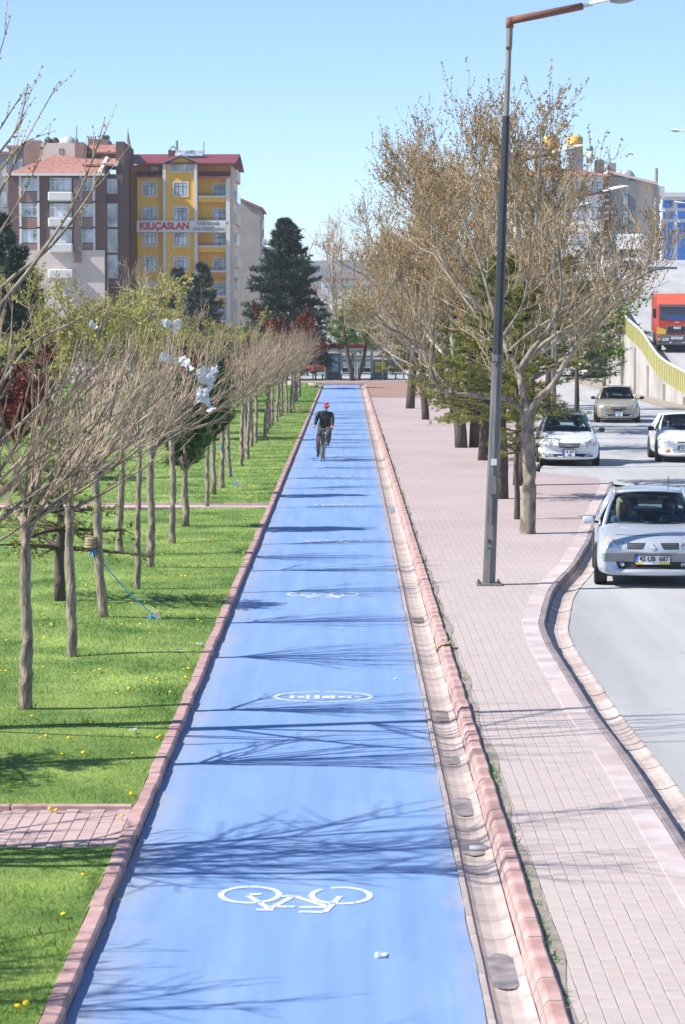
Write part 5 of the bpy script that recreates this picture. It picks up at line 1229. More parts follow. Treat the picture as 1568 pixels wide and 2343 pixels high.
def make_car(name, label, S, paint, loc, rz, dims=(4.2,.87,1.45)):
    Lc, Wc, Hc = dims; e = empty(name, (0,0,0), 0, label, 'car', 'cars coming toward the camera')
    k = Lc/4.2; kw = Wc/.87; kh = Hc/1.45
    ST = [(0.0,.30,.56,.70,.50),(.035,.21,.69,.785,.60),(.13,.185,.775,.845,.68),(.40,.18,.845,.868,.745),(.80,.18,.915,.872,.80),(1.10,.18,.965,.872,.855),(1.9,.18,.96,.872,.895),(2.7,.18,.96,.872,.91),(3.45,.18,.98,.868,.925),(3.75,.19,.99,.86,.92),(4.08,.22,.93,.83,.86),(4.2,.34,.76,.76,.70)]
    b = MB(); rings = []
    for (y,zb,zt,w,zs) in ST:
        hp = [(0,zb),(w*.55,zb),(w*.93,zb+.01),(w*.99,zb+.10),(w,lerp(zb,zs,.5)),(w*.985,lerp(zb,zs,.82)),(w*.94,zs),(w*.80,lerp(zs,zt,.72)),(w*.40,zt-.012),(0,zt)]
        ring = []
        for x, z in hp + [(-x,z) for x,z in hp[-2:0:-1]]:
            bow = .24*(abs(x)/.87)**2.2*math.exp(-y/.55) - .16*(abs(x)/.87)**2*math.exp(-(4.2-y)/.4)
            ring.append((x*kw, (y+bow)*k, z*kh))
        rings.append(ring)
    n = len(rings[0])
    for r_ in rings: b.v += r_
    for i in range(len(rings)-1):
        for j_ in range(n):
            open_top = 5 <= i <= 8 and j_ in (6,7,8,9,10,11)
            if open_top: continue
            j2 = (j_+1)%n; b.f.append([i*n+j_,i*n+j2,(i+1)*n+j2,(i+1)*n+j_]); b.mi.append(0)
    for i0, fl in ((0,False),((len(rings)-1)*n,True)):     # nose and tail caps, strip-wise
        hn = n//2
        for j_ in range(hn):
            a, c, d, g = i0+j_, i0+j_+1, i0+(n-j_-1)%n, i0+(n-j_)%n
            f_ = [a,c,d,g]; f_ = [v for q,v in enumerate(f_) if v not in f_[:q]]
            if len(f_) >= 3: b.f.append(f_[::-1] if not fl else f_); b.mi.append(0)
    body = b.build('body', paint, e, True); ss = body.modifiers.new('s','SUBSURF'); ss.levels = 2; ss.render_levels = 2
    H = Hull(body)
    def pt(x,y,z): return Vector((x*kw,y*k,z*kh))
    # greenhouse
    def curve(xw, yc, ye, zc, ze, n=9): return [pt(xw*u, lerp(yc,ye,u*u), lerp(zc,ze,u*u)) for u in [-1+2*i/(n-1) for i in range(n)]]
    wsb = curve(.735,.93,1.22,.955,.915); wst = curve(.545,1.80,1.90,1.405,1.37)
    rows = [[a.lerp(c,t)+Vector((0,-.02*math.sin(math.pi*t),.01*math.sin(math.pi*t))) for a,c in zip(wsb,wst)] for t in [i/5 for i in range(6)]]
    MB().grid(rows).build('windshield','car_glass',e,True)
    rows = []
    for i in range(9):
        t = i/8; y = lerp(1.80,3.42,t); zc = 1.405+.048*math.sin(math.pi*(t*.85+.08)); xw = .55+.03*math.sin(math.pi*t)-.03*t
        rows.append([pt(xw*u, y+.10*u*u*(1-t)-.06*u*u*t, zc-.045*u*u-(.04*t*t)) for u in [-1+2*q/8 for q in range(9)]])
    b = MB().grid(rows); o = b.build('roof', paint, e, True); sm_ = o.modifiers.new('t','SOLIDIFY'); sm_.thickness = .03; sm_.offset = -1
    rgb_ = curve(.70,3.78,3.66,.985,.95); rgt = rows[-1]
    MB().grid([[a.lerp(c,t) for a,c in zip(rgb_,rgt)] for t in (0,.33,.66,1)], flip=True).build('rear_window','car_glass',e,True)
    b = MB()
    for s in (-1,1):
        A = wsb[0 if s < 0 else -1]; T = wst[0 if s < 0 else -1]
        b.tube([A+Vector((0,-.06,-.03)),A.lerp(T,.5)+Vector((s*.012,0,.012)),T], [.042,.032,.03], 7)
        rail = [r_[0 if s < 0 else -1] for r_ in rows]; b.tube(rail, .028, 7)
        b.tube([rail[-1], pt(s*.72,3.62,.96)], [.05,.07], 7); b.tube([rail[4]+Vector((s*.01,0,-.01)), pt(s*.80,2.45,.91)], .03, 6)
        sill = [pt(s*.80,y,.915) for y in (1.22,1.9,2.6,3.3,3.6)]; b.tube(sill, .024, 6)
    b.tube(wst, .022, 6); b.tube(rows[-1], .02, 6)
    b.build('pillars', paint, e, True)
    for s in (-1,1):
        rail = [r_[0 if s < 0 else -1] for r_ in rows]
        for (ya,yb_,i0,i1) in ((1.25,2.43,0,4),(2.47,3.52,4,8)):
            q = [[pt(s*.80,lerp(ya,yb_,t),.915).lerp(rail[i0].lerp(rail[i1],t),v) for t in (0,.5,1)] for v in (0,.5,1)]
            MB().grid(q, flip=s > 0).build('side_window','car_glass',e,True)
    # interior
    b = MB(); b.box(-.78*kw,.78*kw,1.30*k,3.6*k,.20,.26); b.box(-.80*kw,-.77*kw,1.3*k,3.55*k,.26,.86*kh); b.box(.77*kw,.80*kw,1.3*k,3.55*k,.26,.86*kh); b.build('cabin_trim','interior',e)
    b = MB(); b.add([pt(-.70,1.05,.90),pt(.70,1.05,.90),pt(.72,1.45,.93),pt(-.72,1.45,.93),pt(-.72,1.55,.60),pt(.72,1.55,.60)],[(0,1,2,3),(3,2,5,4)]); b.build('dashboard','interior',e)
    for s in (-1,1):
        st = bevel(MB().box(s*.36*kw-.24,s*.36*kw+.24,1.95*k,2.45*k,.28,.48).box(s*.36*kw-.23,s*.36*kw+.23,2.42*k,2.56*k,.44,1.02*kh).build('seat','interior',e),.05,2)
        bevel(MB().box(s*.36*kw-.13,s*.36*kw+.13,2.45*k,2.55*k,1.05*kh,1.23*kh).build('headrest','interior',st),.04,2)
    bevel(MB().box(-.68*kw,.68*kw,3.15*k,3.35*k,.3,.98*kh).build('rear_seat','interior',e),.05,2)
    b = MB(); n_ = 20; c = pt(.36,1.66,.93); b.tube([c+Vector((.18*math.cos(2*math.pi*i/n_),.08*math.sin(2*math.pi*i/n_),.165*math.sin(2*math.pi*i/n_))) for i in range(n_+1)], .014, 6, False); b.tube([c-Vector((.16,0,0)),c+Vector((.16,0,0))],.016,6); b.tube([c,c+Vector((0,-.25,-.12))],.025,6); b.build('steering_wheel','interior_grey',e)
    MB().obox(pt(0,1.72,1.29),(.12,0,0),(0,.015,0),(0,0,.032)).build('inner_mirror','interior',e)
    for s in (-1,1):
        o = bevel(MB().obox(pt(s*.985,1.27,.975),(.095,.015*s,0),(0,.05,0),(0,0,.062)).build('mirror',S.get('mirror',paint),e,True),.045,3)
        MB().obox(pt(s*.86,1.28,.94),(.045,0,.008*s),(0,.03,0),(0,0,.018)).build('mirror_arm','black_plastic',o)
        w0 = pt(s*.16-.30,1.03,.965); MB().tube([pt(s*.30+.22,1.0,.955),pt(s*.30-.27,1.04,.968)], .010, 5).build('wiper','black_plastic',e)
        for y in (.80,3.36):
            cx = s*.752*kw; r_ = .305
            ar = MB().lathe([(.345,-.005),(.345,.004)],24,'X',(s*.8715*kw,y*k,.325)).build('arch_shade_disc','black_plastic',e)  # hollow left uncut, its shade drawn as a flat black disc
            b = MB(); b.lathe([(r_*.66,-.10),(r_*.95,-.10),(r_,-.075),(r_,.075),(r_*.95,.10),(r_*.66,.10)],26,'X',(0,0,0)); w = b.build('wheel','black_rubber',e,True); w.location = (s*.79*kw,y*k,r_)
            b = MB(); b.lathe([(.02,s*.095),(r_*.5,s*.088),(r_*.66,s*.10)],20,'X'); b.build('rim','rim_grey',w,True)
    S['front'](H,e,kw,kh)
    b = MB(); b.box(-.70*kw,.70*kw,.5*k,3.9*k,.15,.19); b.build('underbody','black_plastic',e)
    e.matrix_world = Matrix.Translation(loc) @ Matrix.Rotation(rz,4,'Z')
    return e
def plate(H, e, x0, x1, z0, z1, lines, yellow=False, size=None):
    y = min(H.y(0,(z0+z1)/2),H.y(x0,z0),H.y(x1,z0),H.y(x0,z1))-.028
    pl_ = bevel(MB().box(x0-.014,x1+.014,y,y+.03,z0-.014,z1+.014).build('number_plate','black_plastic',e),.006)
    zz = z0+(.030 if yellow else 0); MB().box(x0,x1,y-.004,y+.001,zz,z1).build('plate_face','plate_white',pl_)
    MB().box(x0,x0+.040,y-.006,y-.003,zz,z1).build('country_strip','plate_blue',pl_)
    put_text('plate_characters','TR',.026,'plate_white',pl_,(x0+.020,y-.0075,zz+.018),ext=.0006)
    if yellow: MB().box(x0,x1,y-.004,y+.001,z0,zz-.002).build('dealer_strip','plate_yellow',pl_); MB().box(x0+.11,x1-.17,y-.006,y-.003,z0,zz-.002).build('dealer_label','plate_white',pl_)
    for i, (t_, sz) in enumerate(lines):
        zc = lerp(zz,z1,1-(i+.5)/len(lines)); o = put_text('plate_characters',t_,sz,'ink_black',pl_,((x0+.04+x1)/2,y-.0075,zc),ext=.0008,bold=.0025)
        xs = [v.co.x for v in o.data.vertices]; w = max(xs)-min(xs); tw = (x1-x0-.06)*(.97 if len(lines) == 1 else (.85 if i == 0 else .35))
        for v in o.data.vertices: v.co.x = (v.co.x-(max(xs)+min(xs))/2)*tw/w
def front_hatch(H, e, kw, kh):
    hl = [(-.775,.655),(-.415,.612),(-.425,.705),(-.70,.795)]
    for s in (0,1):
        q = hl if s == 0 else mir(hl); o = patch(H,'headlight',q,'lamp_clear',e,.010,10,6)
        qa = [(-.765,.665),(-.70,.658),(-.66,.775),(-.70,.785)]; patch(H,'indicator',qa if s == 0 else mir(qa),'lamp_pinkish',o,.016,4,4)
        g = [(-.395,.612),(-.165,.612),(-.112,.706),(-.395,.706)]; o = patch(H,'grille',g if s == 0 else mir(g),'black_plastic',e,.006,8,4)
        for zz in (.632,.658,.684): 
            gb_ = [(-.385,zz-.004),(-.16,zz-.004),(-.14,zz+.004),(-.385,zz+.004)]; patch(H,'grille_bar',gb_ if s == 0 else mir(gb_),'truck_grey',o,.012,8,1)
        fx = -.465 if s == 0 else .465; y = H.y(fx,.372)-.03; MB().lathe([(.036,.03),(.036,.0),(.028,-.006),(.004,-.01)],14,'Y',(fx,y,.372)).build('fog_lamp','lamp_clear',e,True)
    st = [(-.79,.40),(.79,.40),(.80,.540),(-.80,.540)]; patch(H,'bumper_strip',[(-.76,.405),(-.30,.40),(-.30,.530),(-.785,.535)],'bumper_grey',e,.009,12,4); patch(H,'bumper_strip',[(.30,.40),(.76,.405),(.785,.535),(.30,.530)],'bumper_grey',e,.009,12,4); patch(H,'bumper_strip',[(-.30,.40),(.30,.40),(.30,.530),(-.30,.530)],'bumper_grey',e,.009,12,4)
    patch(H,'lower_grille',[(-.52,.305),(.52,.305),(.565,.412),(-.565,.412)],'black_plastic',e,.012,16,4)
    y = H.y(0,.64)-.02; b = MB(); o_ = [(0,.062),(.047,.0),(0,-.062),(-.047,0)]; i_ = [(x*.55,z*.55) for x,z in o_]
    for a in range(4):
        c = (a+1)%4; b.add([(o_[a][0],y,.645+o_[a][1]),(o_[c][0],y,.645+o_[c][1]),(i_[c][0],y-.012,.645+i_[c][1]),(i_[a][0],y-.012,.645+i_[a][1])],[(0,1,2,3)])
    b.build('badge','chrome',e)
    plate(H,e,-.262,.262,.375,.508,[('42 UB  687',.105)],True)
    patch(H,'hood_seam',[(-.60,.802),(.60,.802),(.60,.808),(-.60,.808)],'black_plastic',e,.002,14,1)
def front_saloon(H, e, kw, kh, plates=(('42  AUC',.085),('18',.085)), dark_mirror=True):
    hl = [(-.76,.60),(-.50,.56),(-.46,.70),(-.69,.80)]
    for s in (0,1):
        o = patch(H,'headlight',hl if s == 0 else mir(hl),'lamp_clear',e,.012,8,6); qa = [(-.755,.62),(-.68,.60),(-.66,.78),(-.69,.79)]; patch(H,'indicator',qa if s == 0 else mir(qa),'lamp_pinkish',o,.017,3,4)
        fg = [(-.68,.31),(-.45,.285),(-.45,.345),(-.69,.375)]; patch(H,'fog_lamp',fg if s == 0 else mir(fg),'lamp_clear',e,.016,6,3)
    patch(H,'lower_grille',[(-.69,.28),(.69,.28),(.70,.365),(-.70,.365)],'black_plastic',e,.008,20,3)
    g = patch(H,'grille',[(-.275,.535),(.275,.535),(.325,.675),(-.325,.675)],'black_plastic',e,.010,12,4)
    for zz in (.555,.585,.615,.645): patch(H,'grille_bar',[(-.275-.05*(zz-.535)/.14,zz-.007),(.275+.05*(zz-.535)/.14,zz-.007),(.275+.05*(zz-.535)/.14,zz+.007),(-.275-.05*(zz-.535)/.14,zz+.007)],'rim_grey',g,.018,10,1)
    y = H.y(0,.63)-.03; b = MB(); b.tube([(.07*math.cos(2*math.pi*i/20),y,.635+.036*math.sin(2*math.pi*i/20)) for i in range(21)],.008,5,False); b.tube([(-.03,y,.61),(-.012,y,.66)],.007,5); b.tube([(.012,y,.61),(.03,y,.66)],.007,5); b.tube([(-.02,y,.632),(.02,y,.640)],.007,5); b.build('badge','chrome',e)
    plate(H,e,-.165,.165,.29,.475,list(plates))
    patch(H,'hood_seam',[(-.58,.80),(.58,.80),(.58,.806),(-.58,.806)],'black_plastic',e,.002,14,1)
def front_old(H, e, kw, kh):
    hl = [(-.72,.60),(-.40,.585),(-.42,.665),(-.70,.715)]
    for s in (0,1):
        patch(H,'headlight',hl if s == 0 else mir(hl),'lamp_clear',e,.012,8,5)
        fx = -.58 if s == 0 else .58; y = H.y(fx,.36)-.02; o = MB().lathe([(.07,.03),(.07,0),(.05,-.01),(.004,-.015)],16,'Y').build('fog_lamp','lamp_amber',e,True); o.location = (fx,y,.36); o.scale = (1,1,.72)
    patch(H,'grille',[(-.30,.60),(.30,.60),(.32,.635),(-.32,.635)],'black_plastic',e,.010,12,3)
    g = patch(H,'lower_grille',[(-.40,.30),(.40,.30),(.43,.40),(-.43,.40)],'black_plastic',e,.010,14,3)
    for zz in (.325,.35,.375): patch(H,'grille_bar',[(-.40,zz-.006),(.40,zz-.006),(.40,zz+.006),(-.40,zz+.006)],'car_white',g,.018,10,1)
    plate(H,e,-.26,.26,.375,.485,[('35 D  1524',.085)])
def on_road(px, py): p = P(px,py,Z_ROAD); return Vector((p.x,p.y,Z_ROAD))
# the tyre contact row gives the distance of the front axle, 0.8 m behind the bumper
c = on_road(1480,1336); CAR1 = make_car('car','silver hatchback with two people, nearest car on the road',{'front':front_hatch},'car_silver',c+Vector((0,-.78,0)),rad(-5.0),(4.2,.865,1.44))
c = on_road(1297,1064); CAR2 = make_car('car','white saloon emerging beside the front plane tree',{'front':lambda *a: front_saloon(*a),'mirror':'black_plastic'},'car_white',c+Vector((0,-.78,0)),rad(-2.5),(4.25,.885,1.50))
c = on_road(1411,966); CAR3 = make_car('car','beige saloon farthest down the road beside the ramp wall',{'front':lambda *a: front_saloon(*a,plates=(('42 AK',.08),('15',.08))),'mirror':'black_plastic'},'car_beige',c+Vector((0,-.78,0)),rad(-4),(4.25,.90,1.52))
c = on_road(1566,1056); CAR4 = make_car('car','older white saloon with amber fog lamps cut by the right edge',{'front':front_old,'mirror':'black_plastic'},'car_white',c+Vector((0,-.78,0)),rad(-2),(4.15,.86,1.44))
bpy.context.view_layer.update()
def occupant(car, x, *a, **k): return seated('person', car, x, 2.13, .40, *a, **k)
occupant(CAR1,.37,'shirt_blue','hair_dark','driver of the silver hatchback pointing over the steering wheel',grip=True,point=True)
occupant(CAR1,-.36,'shirt_blue','hair_blonde','blonde passenger in the silver hatchback',long_hair=True,turn=.5)
occupant(CAR2,.37,'shirt_blue','hair_dark','driver of the white saloon beside the plane tree',grip=True)
occupant(CAR3,.37,'shirt_blue','hair_dark','driver of the beige saloon',grip=True)
occupant(CAR3,-.36,'jacket','hair_dark','passenger of the beige saloon')
occupant(CAR4,-.35,'shirt_blue','hair_dark','person behind the windscreen of the white saloon at the right edge')
MB().tube([(.30,1.9,1.40),(.305,2.0,1.62)],.006,5).build('antenna','black_plastic',CAR1)
# ------------------------------------------------------------------ lorry on the ramp
p = PY(1541,HOR,146); tk = empty('lorry',(0,0,0),0,'red lorry with grey bumper coming down the overpass ramp','lorry')
b = MB(); b.box(-1.22,1.22,0,1.9,.55,2.95); bevel(b.build('cab','truck_red',tk),.10,3)
b = MB(); b.add([(-1.20,.10,2.95),(1.20,.10,2.95),(1.20,1.7,3.55),(-1.20,1.7,3.55),(1.20,1.9,2.95),(-1.20,1.9,2.95)],[(0,1,2,3),(1,4,2),(0,3,5),(3,2,4,5)]); b.build('roof_deflector','truck_orange',tk)
b = MB(); b.box(-1.25,1.25,2.1,8.0,1.0,3.38); bevel(b.build('cargo_box','truck_red',tk),.04)
b = MB(); b.box(-1.10,1.10,-.03,.05,1.95,2.72); bevel(b.build('windshield','truck_glass',tk),.05,2)
MB().box(-1.15,1.15,-.16,.06,2.74,2.90).build('sun_visor','truck_grey',tk); MB().box(-.65,1.05,-.05,-.03,1.97,2.10).build('dash_cloth','cloth_blue',tk)
b = MB(); b.box(-1.24,1.24,-.08,.4,.38,1.00); bp_ = bevel(b.build('bumper','truck_grey',tk),.06,2)
g = bevel(MB().box(-.66,.66,-.05,.05,1.12,1.58).build('grille','truck_grey',tk),.02)
for k in range(5): MB().box(-.62,.62,-.07,-.04,1.17+.085*k,1.20+.085*k).build('grille_bar','black_plastic',g)
put_text('lettering','MAN',.20,'lamp_white',tk,(0,-.10,1.45),ext=.01,bold=.012); put_text('lettering','SUPER',.10,'lamp_white',tk,(0,-.012,1.80),ext=.006,bold=.004)
for s in (-1,1):
    b = MB(); b.add([(s*1.225,-.02,1.05),(s*.70,-.02,1.05),(s*.70,-.02,1.35),(s*1.225,-.02,1.52)],[(0,1,2,3) if s > 0 else (3,2,1,0)]); b.add([(s*1.228,-.02,1.05),(s*1.228,.35,1.08),(s*1.228,.30,1.45),(s*1.228,-.02,1.52)],[(0,1,2,3)]); b.build('stripe','truck_yellow',tk)
    MB().box(s*1.12-.10,s*1.12+.10,-.11,-.07,.66,.84).build('indicator','lamp_amber',tk); MB().box(s*.72-.22,s*.72+.22,-.11,-.07,.64,.84).build('headlight','lamp_clear',bp_)
    MB().box(s*.40-.09,s*.40+.09,-.11,-.07,.50,.59).build('fog_lamp','lamp_clear',bp_)
    MB().box(s*1.40-.10,s*1.40+.10,.08,.18,2.05,2.65).build('mirror','black_plastic',tk)
    for y in (.95,5.3,6.6): 
        w = MB().lathe([(.30,-.14),(.46,-.14),(.50,-.1),(.50,.1),(.46,.14),(.30,.14)],20,'X').build('wheel','black_rubber',tk,True); w.location = (s*1.05,y,.50); MB().lathe([(.02,s*.12),(.28,s*.10),(.30,s*.14)],16,'X').build('rim','rim_grey',w,True)
b = MB(); b.box(-.36,.36,-.12,-.07,.74,.90); b.build('number_plate','plate_white',tk); put_text('plate_characters','42 DU 394',.12,'ink_grey',tk,(0,-.125,.82),ext=.002)
b = MB(); b.box(-1.0,1.0,.4,7.8,.5,1.0); b.build('chassis','truck_grey',tk)
tk.matrix_world = Matrix.Translation((p.x+.12,145.2,2.52)) @ Matrix.Rotation(rad(-4.5),4,'Z') @ Matrix.Rotation(rad(2.0),4,'X') @ Matrix.Scale(.94,4)
# white box van farther up the ramp and a parked white van below
def box_van(name, loc, rz, label, w=1.15, h=2.9, tilt=0):
    v = empty(name,(0,0,0),0,label,'van'); bevel(MB().box(-w,w,0,1.6,.45,1.05).box(-w*.95,w*.95,.35,1.6,1.0,2.0).build('cab','van_white',v),.08,2); bevel(MB().box(-w*1.03,w*1.03,1.65,6.0,.6,h).build('cargo_box','van_white',v),.05,2)
    b = MB(); b.add([(-w*.85,.32,1.12),(w*.85,.32,1.12),(w*.80,.34,1.85),(-w*.80,.34,1.85)],[(0,1,2,3)]); b.build('windshield','truck_glass',v); MB().box(-.55,.55,-.03,.02,.62,.82).build('grille','black_plastic',v)
    MB().box(-w,w,-.06,.2,.30,.52).build('bumper','truck_grey',v)
    for s in (-1,1):
        MB().box(s*.82-.16,s*.82+.16,-.03,.02,.68,.88).build('headlight','lamp_clear',v)
        for y in (.8,4.6): 
            o = MB().lathe([(.2,-.1),(.36,-.1),(.36,.1),(.2,.1)],16,'X').build('wheel','black_rubber',v,True); o.location = (s*(w-.18),y,.36)
    v.matrix_world = Matrix.Translation(loc) @ Matrix.Rotation(rz,4,'Z') @ Matrix.Rotation(tilt,4,'X'); return v
p = PY(1440,HOR,217); box_van('box_van',(p.x,217,8.83),rad(-8),'white box van at the top of the ramp beyond the lorry',1.15,3.0,rad(4))
p = PY(1372,HOR,190); box_van('box_van',(p.x,190,0),rad(10),'white van standing at the far end of the road under the willow',1.0,2.8)
# ------------------------------------------------------------------ lamp posts
def lamp_head(par, tip, d, s=1.0):
    """luminaire at the arm's end, d = arm direction"""
    d = Vector(d).normalized(); u = Vector((0,0,1)); u = (u-d*u.dot(d)).normalized(); w = d.cross(u)
    n = 26; rows = []
    for i in range(n+1):
        t = i/n; a = .085*s*(math.sin(math.pi*min(1,.12+t*.80))**.6); h = .085*s*(math.sin(math.pi*min(1,.12+t*.82))**.7); c = Vector(tip)+d*(t*.80*s)
        rows.append([c + w*(a*1.25*math.cos(q)) + u*(h*math.sin(q)) for q in [math.pi*k/8 for k in range(9)]])
    b = MB().grid(rows, flip=True); b.grid([[r_[0] for r_ in rows],[r_[-1] for r_ in rows]]); hd = b.build('lamp_housing','lamp_white',par,False)
    rows = []
    for i in range(8):
        t = i/7; a = .10*s*math.sin(math.pi*(.06+.88*t))**.6; c = Vector(tip)+d*((.32+t*.45)*s)
        rows.append([c + w*(a*math.cos(q)) - u*(a*.85*math.sin(q)) for q in [math.pi*k/8 for k in range(9)]])
    MB().grid(rows).build('lamp_bowl','lamp_bowl',hd,True)
    b = MB(); b.tube([Vector(tip)-d*.12*s,Vector(tip)+d*.05*s],.03*s,8); b.build('spigot','steel',hd)
B0 = P(1119,1337,Z_WALK); lp = empty('lamp_post',(B0.x,B0.y,Z_WALK),0,'tall dark tapered street lamp post standing on the pavement','lamp post','street lamp posts')
def lpt(px,py): return PY(px,py,B0.y)-Vector((B0.x,B0.y,Z_WALK))
def oct_tube(b, p0, p1, r0, r1, n=8):
    b.tube([p0,p1],[r0,r1],n)
base = Vector((0,0,0)); top = lpt(1167,48)
def on(py): 
    t = (1337-py)/(1337-48); return base.lerp(top,t)
b = MB(); oct_tube(b,base,on(805),.097,.078); b.build('lower_shaft','pole_metal',lp)
b = MB(); oct_tube(b,on(806),on(262),.078,.054); b.build('shaft','pole_dark',lp)
b = MB(); oct_tube(b,on(262),on(110),.043,.040); oct_tube(b,on(111),on(48),.05,.05); b.build('upper_shaft','pole_worn',lp)
b = MB(); b.obox((0,0,.012),(.19,0,0),(0,.19,0),(0,0,.012)); bp2 = b.build('base_plate','pole_worn',lp)
for sx in (-1,1):
    for sy in (-1,1): MB().tube([(sx*.15,sy*.15,.02),(sx*.15,sy*.15,.065)],.018,6).build('bolt','dark_metal',bp2)
q = on(1223); MB().obox(q+Vector((-.012,-.094,0)),(.055,0,0),(0,.006,0),(0,0,.17)).build('access_door','pole_worn',lp); MB().obox(on(1240)+Vector((-.02,-.104,.03)),(.022,0,0),(0,.008,0),(0,0,.028)).build('lock','dark_metal',lp)
b = MB(); b.obox(on(1052)+Vector((.0,-.092,0)),(.045,0,0),(0,.003,0),(0,0,.05)); b.build('sticker','lamp_white',lp); b = MB(); b.obox(on(1105)+Vector((-.01,-.094,0)),(.06,0,0),(0,.003,0),(0,0,.14)); b.build('poster_remains','pole_worn',lp)
b = MB(); b.tube([on(108)+Vector((0,-.05,0)),on(112)+Vector((-.04,-.06,.02))],.02,5); b.tube([on(822)+Vector((-.09,-.09,0)),on(822)+Vector((.09,-.09,0))],.012,5); b.build('cable_tie','dark_metal',lp)
a0 = lpt(1167,47); a1 = lpt(1334,13); b = MB(); b.tube([a0+Vector((-.02,0,0)),a0.lerp(a1,.4),a1],[.060,.058,.055],10); b.tube([a0+Vector((0,0,-.10)),a0+Vector((0,0,.045))],.062,8); b.build('arm','rust',lp,True)
lamp_head(lp, a1+(a1-a0).normalized()*.10, a1-a0, 1.0)
def far_lamp(hx, hy, Y, label, arm=1.5, base_z=Z_WALK):
    tip = PY(hx-32,hy+8,Y); e = empty('lamp_post',(tip.x-arm,Y,base_z),0,label,'lamp post','street lamp posts')
    H = tip.z-base_z; b = MB(); b.tube([(0,0,0),(0,0,H*.6),(0,0,H-.32)],[.11,.085,.045],8); b.build('shaft','pole_metal',e)
    b = MB(); b.tube([(0,0,H-.33),(arm*.5,0,H-.18),(arm,0,H)],.045,8); b.build('arm','rust',e,True); lamp_head(e,(arm,0,H),(arm*.5,0,.18),1.15); return e
far_lamp(1295,342,69.7,'second street lamp, white head above the plane tree at the right')
far_lamp(1412,430,88,'third street lamp, white head before the beige building',1.7)
far_lamp(1335,468,101,'fourth street lamp, small white head among the plane twigs',1.5)
ms = empty('lamp_mast',(28.4,200,7.4),0,'tall mast with twin lamp heads at the upper right edge','lamp post'); b = MB(); b.tube([(0,0,0),(0,0,12.2)],[.16,.09],8); b.build('shaft','steel',ms)
for s in (-1,1): 
    b = MB(); b.tube([(0,0,11.9),(s*1.2,0,12.15)],.05,6); b.build('arm','steel',ms); lamp_head(ms,(s*1.2,0,12.15),(s,0,.12),1.6)
ms2 = empty('lamp_mast',(32.6,232,9.4),0,'lower twin-headed lamp mast at the right edge','lamp post'); b = MB(); b.tube([(0,0,0),(0,0,6.0)],[.14,.08],8); b.build('shaft','steel',ms2)
for s in (-1,1): 
    b = MB(); b.tube([(0,0,5.8),(s*1.0,0,6.0)],.05,6); b.build('arm','steel',ms2); lamp_head(ms2,(s*1.0,0,6.0),(s,0,.12),1.4)
# ------------------------------------------------------------------ bus shelter, bollards, posters
Ysh = 185; f = Facade(Ysh)
sh = empty('bus_shelter',(0,0,0),0,'glass bus shelter with a red roof beyond the path end','bus shelter')
zr = f.z(787); bevel(MB().box(f.x(748),f.x(834),Ysh-1,Ysh+1.6,f.z(795),zr).build('roof','roof_red',sh),.06)
MB().box(f.x(746),f.x(836),Ysh-.9,Ysh+1.5,f.z(801),f.z(795.5)).build('fascia','lamp_white',sh); MB().box(f.x(770),f.x(815),Ysh-.95,Ysh-.85,f.z(806),f.z(803)).build('sign_board','lamp_white',sh)
for px in (716,744,779,815,850,853,887,925): MB().tube([(f.x(px),Ysh+.6,0),(f.x(px),Ysh+.6,f.z(800))],.06,8).build('post','steel',sh)
for a, c in ((716,744),(779,815),(815,850),(887,925)): MB().box(f.x(a)+.08,f.x(c)-.08,Ysh+.58,Ysh+.62,f.z(858),f.z(812)).build('glass_panel','shelter_glass',sh)
for a, c in ((783,812),(819,848),(890,922)):
    bn_ = MB().box(f.x(a),f.x(c),Ysh+.1,Ysh+.5,.42,.48).build('bench','rust',sh); MB().box(f.x(a),f.x(c),Ysh+.48,Ysh+.54,.55,.85).build('bench_back','rust',bn_)
def mupi(x0, x1, y0, y1, pm, label, blue):
    e = empty('poster_stand',(0,0,0),0,label,'poster stand'); bevel(MB().box(f.x(x0),f.x(x1),Ysh-.55,Ysh-.3,0,f.z(y0)).build('casing','panel_grey',e),.04)
    w = f.x(x1)-f.x(x0); xa, xb = f.x(x0)+w*.12, f.x(x1)-w*.12; za, zb = f.z(y1), f.z(y0)-.12
    MB().box(xa,xb,Ysh-.57,Ysh-.54,za,zb).build('poster',pm,e)
    if blue:
        MB().box(lerp(xa,xb,.14),lerp(xa,xb,.36),Ysh-.585,Ysh-.57,za+.05,lerp(za,zb,.34)).build('poster_figure','truck_yellow',e); MB().box(lerp(xa,xb,.18),lerp(xa,xb,.30),Ysh-.585,Ysh-.57,lerp(za,zb,.34),lerp(za,zb,.50)).build('poster_figure','green_cap',e); MB().box(lerp(xa,xb,.55),lerp(xa,xb,.92),Ysh-.585,Ysh-.57,lerp(za,zb,.10),lerp(za,zb,.16)).build('poster_caption','lamp_white',e)
    else:
        for u in (.18,.42): 
            b = MB(); c_ = Vector((lerp(xa,xb,u),Ysh-.59,lerp(za,zb,.42))); b.tube([c_+Vector((.10*math.cos(2*math.pi*i/16),0,.10*math.sin(2*math.pi*i/16))) for i in range(17)],.018,5,False); b.build('poster_wheel','ink_black',e)
        MB().box(lerp(xa,xb,.60),lerp(xa,xb,.92),Ysh-.585,Ysh-.57,lerp(za,zb,.12),lerp(za,zb,.26)).build('poster_caption','ink_black',e)
mupi(746.5,778.5,808,850,'poster_blue','grey poster stand with a bright blue advert at the bus shelter',True)
mupi(854,887,823,850.5,'poster_yellow','grey poster stand with a yellow bicycle advert at the bus shelter',False)
